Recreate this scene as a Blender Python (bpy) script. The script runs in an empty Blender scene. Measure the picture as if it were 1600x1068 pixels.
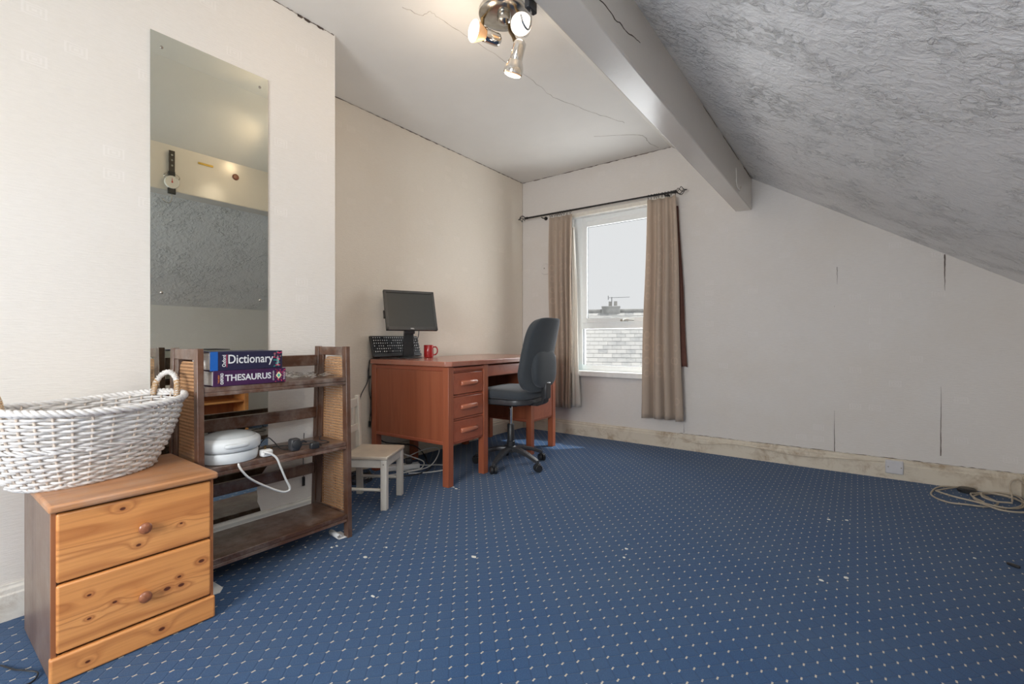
import bpy, bmesh, math, random
from mathutils import Vector, Matrix, Euler
random.seed(7)
PI = math.pi
S = bpy.context.scene
COL = S.collection

# ------------------------------------------------------------------ camera
F_PX, CAM_H = 726.0, 0.92
YAW = math.atan2(540, 726)
cd = bpy.data.cameras.new('camera'); cam = bpy.data.objects.new('camera', cd); COL.objects.link(cam)
cd.sensor_width = 36; cd.lens = 36 * F_PX / 1600.0
cd.shift_y = -5 / 1600.0
cd.clip_start = 0.02; cd.clip_end = 200
cam.location = (0, 0, CAM_H); cam.rotation_euler = (PI / 2, 0, YAW)
S.camera = cam

# ------------------------------------------------------------------ world, sun, exposure
S.view_settings.view_transform = 'Standard'; S.view_settings.look = 'None'
S.view_settings.gamma = 1; S.view_settings.use_curve_mapping = False
S.view_settings.exposure = 0.12
W = bpy.data.worlds.new('sky'); S.world = W; W.use_nodes = True
bg = W.node_tree.nodes['Background']; bg.inputs[0].default_value = (0.74, 0.74, 0.75, 1); bg.inputs[1].default_value = 1.0

def lamp(name, kind, loc, energy, color=(1, 1, 1), **kw):
    l = bpy.data.lights.new(name, kind); l.energy = energy; l.color = color
    for k, v in kw.items(): setattr(l, k, v)
    o = bpy.data.objects.new(name, l); COL.objects.link(o); o.location = loc
    return o
def aim(o, d):
    o.rotation_euler = Vector(d).to_track_quat('-Z', 'Y').to_euler()
sun = lamp('sun', 'SUN', (6, 8, 12), 3.2, (1, .96, .9), angle=math.radians(1.2)); aim(sun, (-.30, -.36, -.90))
# daylight through the roof window in the slope and added fill from behind the camera
SL = -.638                                   # slope: z = 2.146 + SL*(x+.65)
def zs(x): return 2.146 + SL * (x + .65)
SN = Vector((-SL, 0, 1)).normalized()        # normal of the slope, outwards
sky1 = lamp('roof_window_daylight', 'AREA', Vector((.05, .22, zs(.05))) + SN * .12, 11.5, (.98, .99, 1), shape='RECTANGLE', size=.9, size_y=1.05); aim(sky1, -SN)
rear_fill = lamp('added_rear_fill', 'AREA', (-.75, -1.72, 1.22), 82, (.98, .98, 1), shape='RECTANGLE', size=1.15, size_y=.92); aim(rear_fill, (0, 1, 0))  # soft fill lamp added out of view behind the rear wall
sky3 = lamp('front_window_daylight', 'AREA', (-1.75, 4.12, 1.35), 22, (.97, .98, 1), shape='RECTANGLE', size=.85, size_y=1.35); aim(sky3, (0, -1, 0))

# ------------------------------------------------------------------ material helpers
class NT:
    def __init__(s, name):
        s.m = bpy.data.materials.new(name); s.m.use_nodes = True
        s.t = s.m.node_tree; s.b = s.t.nodes['Principled BSDF']; s.out = s.t.nodes['Material Output']
    def new(s, k): return s.t.nodes.new(k)
    def link(s, a, b): s.t.links.new(a, b)
    def put(s, inp, v):
        if isinstance(v, (int, float)): inp.default_value = v
        elif isinstance(v, (tuple, list)): inp.default_value = tuple(v) + ((1,) if len(v) == 3 and len(inp.default_value) == 4 else ())
        else: s.link(v, inp)
    def math(s, op, a, b=0.0, c=None, clamp=False):
        n = s.new('ShaderNodeMath'); n.operation = op; n.use_clamp = clamp
        s.put(n.inputs[0], a); s.put(n.inputs[1], b)
        if c is not None: s.put(n.inputs[2], c)
        return n.outputs[0]
    def coord(s, kind='Object', scale=(1, 1, 1), rot=(0, 0, 0), loc=(0, 0, 0)):
        if kind == 'World': o = s.new('ShaderNodeNewGeometry').outputs['Position']
        else: o = s.new('ShaderNodeTexCoord').outputs[kind]
        mp = s.new('ShaderNodeMapping'); s.link(o, mp.inputs[0])
        mp.inputs['Scale'].default_value = scale; mp.inputs['Rotation'].default_value = rot; mp.inputs['Location'].default_value = loc
        return mp.outputs[0]
    def noise(s, vec, scale=5, detail=3, rough=.55, dist=0.0):
        n = s.new('ShaderNodeTexNoise'); s.link(vec, n.inputs['Vector'])
        n.inputs['Scale'].default_value = scale; n.inputs['Detail'].default_value = detail
        n.inputs['Roughness'].default_value = rough; n.inputs['Distortion'].default_value = dist
        return n.outputs[0]
    def voro(s, vec, scale=5, feature='F1'):
        n = s.new('ShaderNodeTexVoronoi'); n.feature = feature; s.link(vec, n.inputs['Vector']); n.inputs['Scale'].default_value = scale
        return n.outputs['Distance']
    def ramp(s, fac, stops):
        n = s.new('ShaderNodeValToRGB'); s.put(n.inputs[0], fac)
        e = n.color_ramp.elements
        while len(e) < len(stops): e.new(.5)
        for i, (p, c) in enumerate(stops):
            e[i].position = p; e[i].color = (tuple(c) + (1,)) if not isinstance(c, (int, float)) else (c, c, c, 1)
        return n.outputs[0]
    def mix(s, f, a, b, mode='MIX'):
        n = s.new('ShaderNodeMix'); n.data_type = 'RGBA'; n.blend_type = mode
        s.put(n.inputs[0], f); s.put(n.inputs[6], a); s.put(n.inputs[7], b)
        return n.outputs[2]
    def sep(s, v):
        n = s.new('ShaderNodeSeparateXYZ'); s.link(v, n.inputs[0]); return n.outputs
    def bump(s, h, strength=.3, dist=.01, prev=None):
        n = s.new('ShaderNodeBump'); s.put(n.inputs['Height'], h); n.inputs['Strength'].default_value = strength; n.inputs['Distance'].default_value = dist
        if prev is not None: s.link(prev, n.inputs['Normal'])
        return n.outputs[0]
    def fin(s, color=None, rough=None, metal=None, normal=None, **kw):
        for k, v in (('Base Color', color), ('Roughness', rough), ('Metallic', metal), ('Normal', normal)):
            if v is not None: s.put(s.b.inputs[k], v)
        for k, v in kw.items(): s.put(s.b.inputs[k], v)
        return s.m

def plain(name, c, rough=.5, metal=0.0, var=.06, scale=30, bump=0.0, **kw):
    n = NT(name); v = n.coord('Object')
    nz = n.noise(v, scale, 3)
    col = n.mix(n.ramp(nz, [(.3, 0.0), (.7, 1.0)]), tuple(x * (1 - var) for x in c), tuple(min(1, x * (1 + var)) for x in c))
    return n.fin(col, rough, metal, n.bump(nz, bump, .003) if bump else None, **kw)

def wood(name, c1, c2, line, axis='Y', fine=1.0, rough=.4, rings=7, knots=None, linew=.5, dirt=0.0, spec=.5, coat=0.0):
    n = NT(name)
    lo, hi = .35 * fine, 5.0 * fine
    sc = {'X': (lo, hi, hi), 'Y': (hi, lo, hi), 'Z': (hi, hi, lo)}[axis]
    v = n.coord('Object', sc)
    big = n.noise(v, 1.0, 2, .5, .3)
    kd = None
    if knots:
        ox, oy, oz = n.sep(n.coord('Object'))
        for ky, kz, kr in knots:
            ey = n.math('MULTIPLY', n.math('SUBTRACT', oy, ky), .62); ez = n.math('SUBTRACT', oz, kz)
            d = n.math('DIVIDE', n.math('SQRT', n.math('ADD', n.math('MULTIPLY', ey, ey), n.math('MULTIPLY', ez, ez))), kr)
            kd = d if kd is None else n.math('MINIMUM', kd, d)
        big = n.math('ADD', big, n.math('MULTIPLY', n.math('EXPONENT', n.math('MULTIPLY', kd, -.35)), .16))
    fr = n.math('FRACT', n.math('MULTIPLY', big, rings))
    lines = n.ramp(fr, [(0, 1.0), (.18, 0.0), (.75, 0.0), (1, .9)])
    sf = {'X': (3, 160, 160), 'Y': (160, 3, 160), 'Z': (160, 160, 3)}[axis]
    grain = n.noise(n.coord('Object', sf), 1.0, 3, .6)
    col = n.mix(n.ramp(big, [(.3, 0.0), (.7, 1.0)]), c1, c2)
    col = n.mix(n.math('MULTIPLY', lines, linew), col, line)
    col = n.mix(n.math('MULTIPLY', n.ramp(grain, [(.45, 0.0), (.75, 1.0)]), .35), col, line)
    if knots:
        k = n.ramp(kd, [(.7, 1.0), (1.05, 0.0)]); halo = n.ramp(n.math('MULTIPLY', kd, .3), [(.3, .6), (.9, 0.0)])
        col = n.mix(halo, col, line); col = n.mix(k, col, (.11, .028, .010))
    if dirt:
        dn = n.noise(n.coord('Object'), 9, 5, .7)
        col = n.mix(n.math('MULTIPLY', n.ramp(dn, [(.42, 0.0), (.7, 1.0)]), dirt), col, (.40, .35, .31))
    return n.fin(col, rough, 0, n.bump(grain, .12, .002), **{'Specular IOR Level': spec, 'Coat Weight': coat, 'Coat Roughness': .25})

def wallpaper(name, c, stain=.25):
    n = NT(name); P = n.coord('World')
    x, y, z = n.sep(P)
    h = n.math('ADD', x, y)
    # embossed square motifs, scattered on a grid
    cu = n.math('MULTIPLY', h, 1 / .105); cv = n.math('MULTIPLY', z, 1 / .083)
    iu, iv = n.math('FLOOR', cu), n.math('FLOOR', cv)
    lu = n.math('SUBTRACT', n.math('SUBTRACT', cu, iu), .5); lv = n.math('SUBTRACT', n.math('SUBTRACT', cv, iv), .5)
    cmb = n.new('ShaderNodeCombineXYZ'); n.link(iu, cmb.inputs[0]); n.link(iv, cmb.inputs[1])
    wn = n.new('ShaderNodeTexWhiteNoise'); n.link(cmb.outputs[0], wn.inputs['Vector'])
    on = n.math('GREATER_THAN', wn.outputs['Value'], .90)
    r = n.math('MAXIMUM', n.math('MULTIPLY', n.math('ABSOLUTE', lu), 1.0), n.math('MULTIPLY', n.math('ABSOLUTE', lv), 1.25))
    ins = n.math('LESS_THAN', r, .36)
    rings = n.math('SINE', n.math('MULTIPLY', r, 52.0))
    mot = n.math('MULTIPLY', n.math('MULTIPLY', on, ins), n.math('GREATER_THAN', rings, 0.0))
    # horizontally combed texture
    cmb2 = n.new('ShaderNodeCombineXYZ'); n.link(n.math('MULTIPLY', h, 26.0), cmb2.inputs[0]); n.link(n.math('MULTIPLY', z, 190.0), cmb2.inputs[1])
    comb = n.noise(cmb2.outputs[0], 1.0, 4, .65)
    st = n.noise(P, 1.6, 5, .6)
    st2 = n.noise(P, 7.0, 5, .75)
    col = n.mix(n.math('MULTIPLY', n.ramp(st, [(.45, 0.0), (.72, 1.0)]), stain), c, (c[0] * .82, c[1] * .74, c[2] * .62))
    col = n.mix(n.math('MULTIPLY', n.ramp(st2, [(.6, 0.0), (.78, 1.0)]), stain * .6), col, (c[0] * .8, c[1] * .76, c[2] * .7))
    col = n.mix(n.math('MULTIPLY', n.ramp(comb, [(.3, 1.0), (.6, 0.0)]), .10), col, (c[0] * .6, c[1] * .58, c[2] * .55))
    col = n.mix(n.math('MULTIPLY', mot, .35), col, (min(1, c[0] * 1.1), min(1, c[1] * 1.1), min(1, c[2] * 1.12)))
    nb = n.bump(comb, .6, .0026)
    nb = n.bump(mot, .45, .0012, nb)
    return n.fin(col, .75, 0, nb, **{'Specular IOR Level': .25})

def plaster(name, c, big=.5, rough=.55, amount=1.0, spec=.3, tint=None):
    n = NT(name); P = n.coord('World')
    a = n.noise(P, 14, 6, .62, .8); b = n.noise(P, 60, 4, .6, .3); st = n.noise(P, 1.3, 4, .6)
    c_ = n.noise(n.coord('World', (1, 1.0, 1)), 30, 6, .62, .5); msk = n.ramp(n.noise(P, 5, 3, .6), [(.42, 0.0), (.6, 1.0)])
    lump = n.math('MULTIPLY', n.ramp(c_, [(.46, 0.0), (.68, 1.0)]), msk)
    hgt = n.math('ADD', n.math('MULTIPLY', lump, big * .5), n.math('ADD', n.math('MULTIPLY', a, .55), n.math('MULTIPLY', b, .22)))
    col = n.mix(n.math('MULTIPLY', n.ramp(st, [(.35, 0.0), (.7, 1.0)]), .35), c, tint or tuple(x * .8 for x in c))
    return n.fin(col, rough, 0, n.bump(hgt, amount, .012), **{'Specular IOR Level': spec})

def skirting(name, c):
    n = NT(name); P = n.coord('World')
    a = n.noise(P, 9, 6, .75, .5); b = n.noise(n.coord('World', (1, 1, 2.2)), 3.2, 3, .6)
    m = n.math('MULTIPLY', n.ramp(a, [(.45, 0.0), (.66, 1.0)]), n.ramp(b, [(.42, 0.0), (.62, 1.0)]))
    col = n.mix(n.math('MULTIPLY', m, .75), c, (.27, .16, .07))
    return n.fin(col, .55, 0, n.bump(a, .25, .003))

def carpet():
    n = NT('blue_carpet'); P = n.coord('World'); x, y, z = n.sep(P)
    wob = n.noise(P, 6, 2, .5)
    def lattice(ox, oy):
        fx = n.math('SUBTRACT', n.math('FRACT', n.math('ADD', n.math('MULTIPLY', x, 1 / .0610), ox)), .5)
        fy = n.math('SUBTRACT', n.math('FRACT', n.math('ADD', n.math('MULTIPLY', y, 1 / .0672), oy)), .5)
        ax, ay = n.math('ABSOLUTE', fx), n.math('ABSOLUTE', fy)
        d = n.math('MULTIPLY', n.math('LESS_THAN', ax, .040), n.math('LESS_THAN', ay, .090))
        return d, ax, ay
    d1, ax1, ay1 = lattice(100.0, 100.0); d2, ax2, ay2 = lattice(100.5, 100.5)
    pile = n.noise(P, 300, 4, .75)
    pn = n.noise(P, 230, 3, .7)
    dots = n.math('MULTIPLY', n.math('MAXIMUM', d1, d2), n.ramp(pn, [(.28, .35), (.48, 1.0)]))
    # diagonal quilting between the dots
    q = n.math('ABSOLUTE', n.math('SUBTRACT', n.math('FRACT', n.math('ADD', n.math('ADD', n.math('MULTIPLY', x, 1 / .0610), n.math('MULTIPLY', y, 1 / .0672)), n.math('MULTIPLY', wob, .12))), .5))
    q2 = n.math('ABSOLUTE', n.math('SUBTRACT', n.math('FRACT', n.math('ADD', n.math('SUBTRACT', n.math('MULTIPLY', x, 1 / .0610), n.math('MULTIPLY', y, 1 / .0672)), n.math('MULTIPLY', wob, .12))), .5))
    quilt = n.math('MAXIMUM', n.ramp(q, [(.42, 0.0), (.5, 1.0)]), n.ramp(q2, [(.42, 0.0), (.5, 1.0)]))
    base = n.mix(n.ramp(pile, [(.3, 0.0), (.7, 1.0)]), (.013, .045, .118), (.037, .104, .238))
    st = n.noise(P, 2.2, 5, .65)
    base = n.mix(n.math('MULTIPLY', n.ramp(st, [(.4, 0.0), (.7, 1.0)]), .35), base, (.070, .115, .185))
    base = n.mix(n.math('MULTIPLY', quilt, .30), base, (.012, .034, .085))
    lint = n.ramp(n.voro(P, 26), [(.035, 1.0), (.06, 0.0)])
    base = n.mix(n.math('MULTIPLY', lint, n.ramp(n.noise(P, 3.1, 3, .6), [(.55, 0.0), (.65, .35)])), base, (.35, .34, .33))
    col = n.mix(dots, base, (.56, .50, .41))
    h = n.math('ADD', n.math('MULTIPLY', pile, .6), n.math('ADD', dots, n.math('MULTIPLY', quilt, -.6)))
    return n.fin(col, .95, 0, n.bump(h, .5, .004), **{'Specular IOR Level': .1, 'Sheen Weight': .15})

def cane():
    n = NT('woven_cane'); x, y, z = n.sep(n.coord('Object'))
    fu = n.math('ABSOLUTE', n.math('SUBTRACT', n.math('FRACT', n.math('MULTIPLY', x, 1 / .0130)), .5))
    fv = n.math('ABSOLUTE', n.math('SUBTRACT', n.math('FRACT', n.math('MULTIPLY', z, 1 / .0130)), .5))
    r = n.math('MAXIMUM', fu, fv)
    nz = n.noise(n.coord('Object', (60, 60, 60)), 1, 3)
    col = n.mix(nz, (.42, .20, .085), (.62, .36, .18))
    n.fin(col, .55, 0, n.bump(n.math('SINE', n.math('MULTIPLY', n.math('ADD', x, z), 900.0)), .3, .002))
    tr = n.new('ShaderNodeBsdfTransparent'); mx = n.new('ShaderNodeMixShader')
    n.link(n.math('LESS_THAN', r, .29), mx.inputs[0]); n.link(n.b.outputs[0], mx.inputs[1]); n.link(tr.outputs[0], mx.inputs[2])
    n.link(mx.outputs[0], n.out.inputs[0])
    return n.m

def glass(name, tint=(.93, .96, .95), refl=.12, rough=.0):
    n = NT(name); tr = n.new('ShaderNodeBsdfTransparent'); tr.inputs[0].default_value = tint + (1,)
    gl = n.new('ShaderNodeBsdfGlossy'); gl.inputs['Roughness'].default_value = rough
    lw = n.new('ShaderNodeLayerWeight'); lw.inputs[0].default_value = .3
    mx = n.new('ShaderNodeMixShader'); n.link(n.math('MULTIPLY', lw.outputs['Facing'], refl, clamp=True), mx.inputs[0])
    n.link(tr.outputs[0], mx.inputs[1]); n.link(gl.outputs[0], mx.inputs[2]); n.link(mx.outputs[0], n.out.inputs[0])
    return n.m

def mirror_mat():
    n = NT('mirror_glass'); nz = n.noise(n.coord('Object'), 5, 3)
    col = n.mix(nz, (.57, .59, .53), (.62, .635, .575))
    return n.fin(col, .012, 1.0)

def curtain_mat(name, c, c2):
    n = NT(name); v = n.coord('UV'); x, y, z = n.sep(v)
    weave = n.math('MULTIPLY', n.math('SINE', n.math('MULTIPLY', x, 900.0)), n.math('SINE', n.math('MULTIPLY', y, 2600.0)))
    cu, cv = n.math('MULTIPLY', x, 6.0), n.math('MULTIPLY', y, 17.0)
    fu = n.math('SUBTRACT', n.math('FRACT', cu), .5); fv = n.math('SUBTRACT', n.math('FRACT', cv), .5)
    r = n.math('SQRT', n.math('ADD', n.math('MULTIPLY', fu, fu), n.math('MULTIPLY', fv, fv)))
    ring = n.math('MULTIPLY', n.math('LESS_THAN', n.math('ABSOLUTE', n.math('SUBTRACT', r, .24)), .06), 1.0)
    cmb = n.new('ShaderNodeCombineXYZ'); n.link(n.math('FLOOR', cu), cmb.inputs[0]); n.link(n.math('FLOOR', cv), cmb.inputs[1])
    wn = n.new('ShaderNodeTexWhiteNoise'); n.link(cmb.outputs[0], wn.inputs['Vector'])
    ring = n.math('MULTIPLY', ring, n.math('GREATER_THAN', wn.outputs['Value'], .62))
    nz = n.noise(n.coord('Object', (30, 30, 4)), 3, 3)
    col = n.mix(nz, c, c2); col = n.mix(n.math('MULTIPLY', ring, .18), col, tuple(min(1, q * 1.7) for q in c))
    n.fin(col, .85, 0, n.bump(weave, .1, .001), **{'Sheen Weight': .2, 'Specular IOR Level': .15})
    tl = n.new('ShaderNodeBsdfTranslucent'); n.link(col, tl.inputs[0]); mx = n.new('ShaderNodeMixShader'); mx.inputs[0].default_value = .22
    n.link(n.b.outputs[0], mx.inputs[1]); n.link(tl.outputs[0], mx.inputs[2]); n.link(mx.outputs[0], n.out.inputs[0])
    return n.m

def fabric(name, c, c2, scale=500):
    n = NT(name); P = n.coord('Object'); a = n.noise(P, scale, 2, .7); b = n.noise(P, 6, 3)
    col = n.mix(a, c, c2)
    return n.fin(n.mix(n.math('MULTIPLY', b, .25), col, tuple(q * 1.4 for q in c2)), .95, 0, n.bump(a, .4, .001), **{'Sheen Weight': .25, 'Specular IOR Level': .15})

def slate_mat():
    n = NT('roof_slate'); oi = n.new('ShaderNodeObjectInfo'); nz = n.noise(n.coord('World'), 5, 5, .7)
    c = n.mix(oi.outputs['Random'], (.36, .37, .38), (.58, .58, .57))
    c = n.mix(n.ramp(nz, [(.4, 0.0), (.7, .6)]), c, (.66, .65, .62))
    return n.fin(c, .7, 0, n.bump(nz, .3, .01))

def emit(name, c, s):
    n = NT(name); nz = n.noise(n.coord('Object'), 40, 1)
    n.fin((.9, .88, .85), .4, 0, **{'Emission Strength': s}); n.b.inputs['Emission Color'].default_value = c + (1,)
    return n.m

M = {}
M['wall_left'] = wallpaper('warm_lit_wallpaper', (.80, .73, .63), .16)  # the one wallpaper, warm light tinted into this wall's copy
M['breast'] = wallpaper('lit_wallpaper', (.80, .763, .712), .14)  # same wallpaper, brighter copy with the light put into its colour
M['wall_back'] = wallpaper('shaded_wallpaper', (.735, .70, .665), .22)  # same wallpaper again, greyed to carry the back wall's shade
M['ceiling'] = plaster('ceiling_paint', (.80, .785, .745), .15, .7, .16, .2)
M['slope'] = plaster('rough_grey_plaster', (.90, .89, .87), 1.0, .38, 1.35, .5)
M['beam'] = plaster('gloss_beam_paint', (.80, .745, .665), .1, .2, .07, .5)
M['carpet'] = carpet()
M['skirt'] = skirting('stained_cream_paint', (.66, .59, .48))
M['skirt_clean'] = skirting('cream_gloss_paint', (.80, .77, .70))
M['grime'] = plain('grime', (.10, .075, .06), .9, var=.4, scale=60)
M['tear'] = plain('dark_seam_line', (.13, .10, .085), .9, var=.3)  # dark colour for wallpaper seams and edge grime
M['crack'] = plain('plaster_crack', (.42, .38, .34), .9, var=.3)
M['upvc'] = plain('white_window_plastic', (.88, .91, .91), .3, var=.02)
M['cream_trim'] = plain('cream_window_trim', (.80, .76, .68), .35, var=.05)
M['sill'] = plain('white_sill_paint', (.86, .86, .84), .3, var=.04)
M['gasket'] = plain('black_gasket', (.04, .045, .05), .6)
M['glass'] = glass('window_glass', (.97, .98, .98), .10)
M['mirror'] = mirror_mat()
M['steel'] = plain('brushed_screw_steel', (.35, .32, .28), .35, 1.0)
PC_ = ((.68, .27, .075), (.80, .37, .125), (.38, .11, .028))
M['pine'] = wood('orange_pine', *PC_, 'Y', 1.0, .38, 9, [(.05, .035, .006), (-.12, .03, .004)], .5, 0, .5, .3)
M['pine_a'] = wood('orange_pine_upper_drawer', *PC_, 'Y', 1.15, .36, 11, [(-.045, .068, .005), (-.008, -.050, .0045), (.10, -.02, .003)], .6, 0, .5, .3)
M['pine_b'] = wood('orange_pine_lower_drawer', *PC_, 'Y', 1.3, .36, 11, [(.156, .030, .006), (.063, -.020, .0065), (.10, -.024, .006), (-.063, -.004, .004), (-.118, .040, .0035), (-.118, -.025, .0035), (.095, .004, .004)], .6, 0, .5, .3)
M['pine_side'] = wood('shaded_worn_pine_side', (.16, .095, .066), (.22, .14, .10), (.08, .042, .03), 'Z', 1.2, .4, 8, False, .5, .3, .5, .2)  # pine darkened to put the side's shade into its colour, plus wear
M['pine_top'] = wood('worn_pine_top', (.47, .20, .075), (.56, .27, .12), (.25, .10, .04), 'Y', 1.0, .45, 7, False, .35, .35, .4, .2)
M['pine_dark'] = wood('dark_pine_edge', (.36, .13, .05), (.43, .17, .06), (.2, .07, .03), 'Z', 1.0, .45, 7, None, .4)
M['knob'] = wood('brown_wooden_knob', (.30, .10, .045), (.38, .14, .06), (.15, .05, .02), 'X', 3, .3, 5, False, .4, 0, .5, .4)
M['dkwood'] = wood('dark_stained_wood', (.095, .040, .022), (.155, .068, .036), (.04, .017, .010), 'Z', 1.3, .32, 8, False, .5, .18, .5, .3)
M['dkwood_h'] = wood('dark_stained_shelf_wood', (.095, .040, .022), (.155, .068, .036), (.04, .017, .010), 'Y', 1.3, .30, 8, False, .5, .5, .5, .3)
M['cane'] = cane()
M['desk_v'] = wood('red_brown_desk_veneer', (.34, .092, .042), (.42, .128, .060), (.22, .050, .024), 'Z', 1.2, .33, 6, False, .35, 0, .5, .3)
M['desk_h'] = wood('red_brown_desk_front', (.37, .092, .044), (.44, .122, .060), (.24, .052, .026), 'Y', 1.2, .33, 6, False, .3, 0, .5, .3)
M['desk_top'] = wood('red_brown_desk_top', (.38, .135, .085), (.44, .17, .11), (.28, .09, .05), 'Y', 1.0, .26, 6, False, .25, .12, .6, .5)
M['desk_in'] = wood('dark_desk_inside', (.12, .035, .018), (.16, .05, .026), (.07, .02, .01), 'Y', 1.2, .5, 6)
M['desk_handle'] = wood('salmon_desk_handle', (.50, .16, .085), (.56, .20, .11), (.36, .09, .05), 'Y', 2, .28, 5, False, .25, 0, .5, .4)
M['wicker'] = plain('white_painted_wicker', (.73, .71, .69), .5, var=.14, scale=45, bump=.3)
M['wicker2'] = plain('white_wicker_showing_cane', (.66, .56, .47), .6, var=.25, scale=40)
M['wicker_nat'] = plain('natural_cane_wrap', (.55, .36, .19), .5, var=.25, scale=90)
M['stool'] = plain('cream_painted_wood', (.72, .68, .60), .4, var=.05, scale=12)
M['stool_seat'] = plain('worn_cream_seat_paint', (.62, .54, .44), .35, var=.12, scale=9)
M['blackp'] = plain('black_plastic', (.022, .023, .025), .38, var=.15)
M['blackp2'] = plain('charcoal_plastic', (.045, .046, .05), .35, var=.15)
M['screen'] = plain('dark_screen', (.062, .065, .063), .33, var=.03, scale=4)
M['bezel'] = plain('grey_black_bezel', (.075, .076, .075), .35, var=.08)
M['key'] = plain('black_key', (.035, .037, .04), .3, var=.1)
M['print'] = plain('white_print', (.75, .76, .76), .5, var=.02)
M['chairfab'] = fabric('charcoal_chair_fabric', (.030, .036, .043), (.066, .076, .085))
M['chrome'] = plain('chrome', (.72, .70, .67), .12, 1.0, var=.05, scale=20)
M['chrome_dull'] = plain('dull_chrome', (.50, .49, .46), .22, 1.0, var=.2, scale=25)
M['brass'] = plain('old_brass', (.28, .19, .09), .35, 1.0, var=.25)
M['bulb'] = emit('lit_bulb_face', (1, .88, .72), 3.0)
M['bulb_glass'] = plain('amber_lit_bulb_side', (.75, .50, .30), .25, 0, .1, **{'Emission Strength': .25}); M['bulb_glass'].node_tree.nodes['Principled BSDF'].inputs['Emission Color'].default_value = (1, .45, .15, 1)
M['mug'] = plain('red_glazed_ceramic', (.42, .022, .022), .12, var=.04)
M['curt'] = curtain_mat('taupe_curtain_cloth', (.52, .415, .33), (.60, .49, .395))
M['lining_w'] = curtain_mat('cream_lining', (.80, .76, .68), (.86, .83, .77))
M['lining_b'] = plain('red_brown_lining', (.13, .055, .04), .9)
M['iron'] = plain('black_iron', (.035, .033, .032), .4, .6, var=.3)
M['appl'] = plain('pale_grey_plastic', (.68, .71, .72), .42, var=.02)
M['appl_grey'] = plain('smoky_pale_lid', (.52, .55, .56), .15, var=.02)
M['appl_lid'] = glass('clear_lid_plastic', (.86, .89, .90), .5, .05)
M['whitep'] = plain('white_plastic', (.82, .82, .81), .3, var=.03)
M['socket'] = plain('grey_white_plate', (.62, .61, .62), .3, var=.03)
M['cable_c'] = plain('dirty_cream_cable', (.46, .39, .30), .5, var=.15)
M['cable_w'] = plain('white_cable', (.74, .74, .72), .4, var=.05)
M['cable_k'] = plain('black_cable', (.02, .02, .022), .45, var=.1)
M['paper'] = plain('white_paper', (.80, .80, .78), .7, var=.03)
M['pages'] = plain('book_pages', (.88, .86, .82), .8, var=.06, scale=200)
M['navy'] = plain('navy_book_cover', (.018, .017, .05), .35, var=.1)
M['purple'] = plain('purple_book_cover', (.050, .012, .062), .35, var=.1)
M['cblue'] = plain('bright_blue_cover', (.010, .11, .42), .35)
M['pink'] = plain('pink_print', (.62, .05, .12), .4)
M['teal'] = plain('teal_print', (.03, .36, .30), .4)
M['cream_p'] = plain('cream_print', (.80, .72, .45), .4)
M['orange_p'] = plain('orange_print', (.80, .28, .05), .4)
M['bag'] = glass('clear_plastic_film', (.90, .90, .88), .9, .12)
M['turq'] = plain('turquoise_plastic', (.15, .55, .65), .3)
M['slate'] = slate_mat()
M['brick'] = plain('grey_stone', (.40, .40, .39), .9, var=.3, scale=4)
M['render_w'] = plain('grey_house_render', (.45, .44, .42), .9, var=.1, scale=2)
M['alu'] = plain('aerial_metal', (.25, .26, .27), .4, .8)
M['dial'] = plain('white_dial', (.78, .76, .70), .4)
M['strap'] = plain('dark_brown_strap', (.05, .04, .03), .5)
M['red_p'] = plain('red_pointer', (.6, .05, .03), .4)
M['copper'] = plain('brown_badge', (.20, .07, .04), .35)
M['brasslabel'] = plain('gold_label', (.45, .30, .05), .35, .5)
M['debris'] = plain('pale_scrap', (.75, .74, .66), .8)

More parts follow.
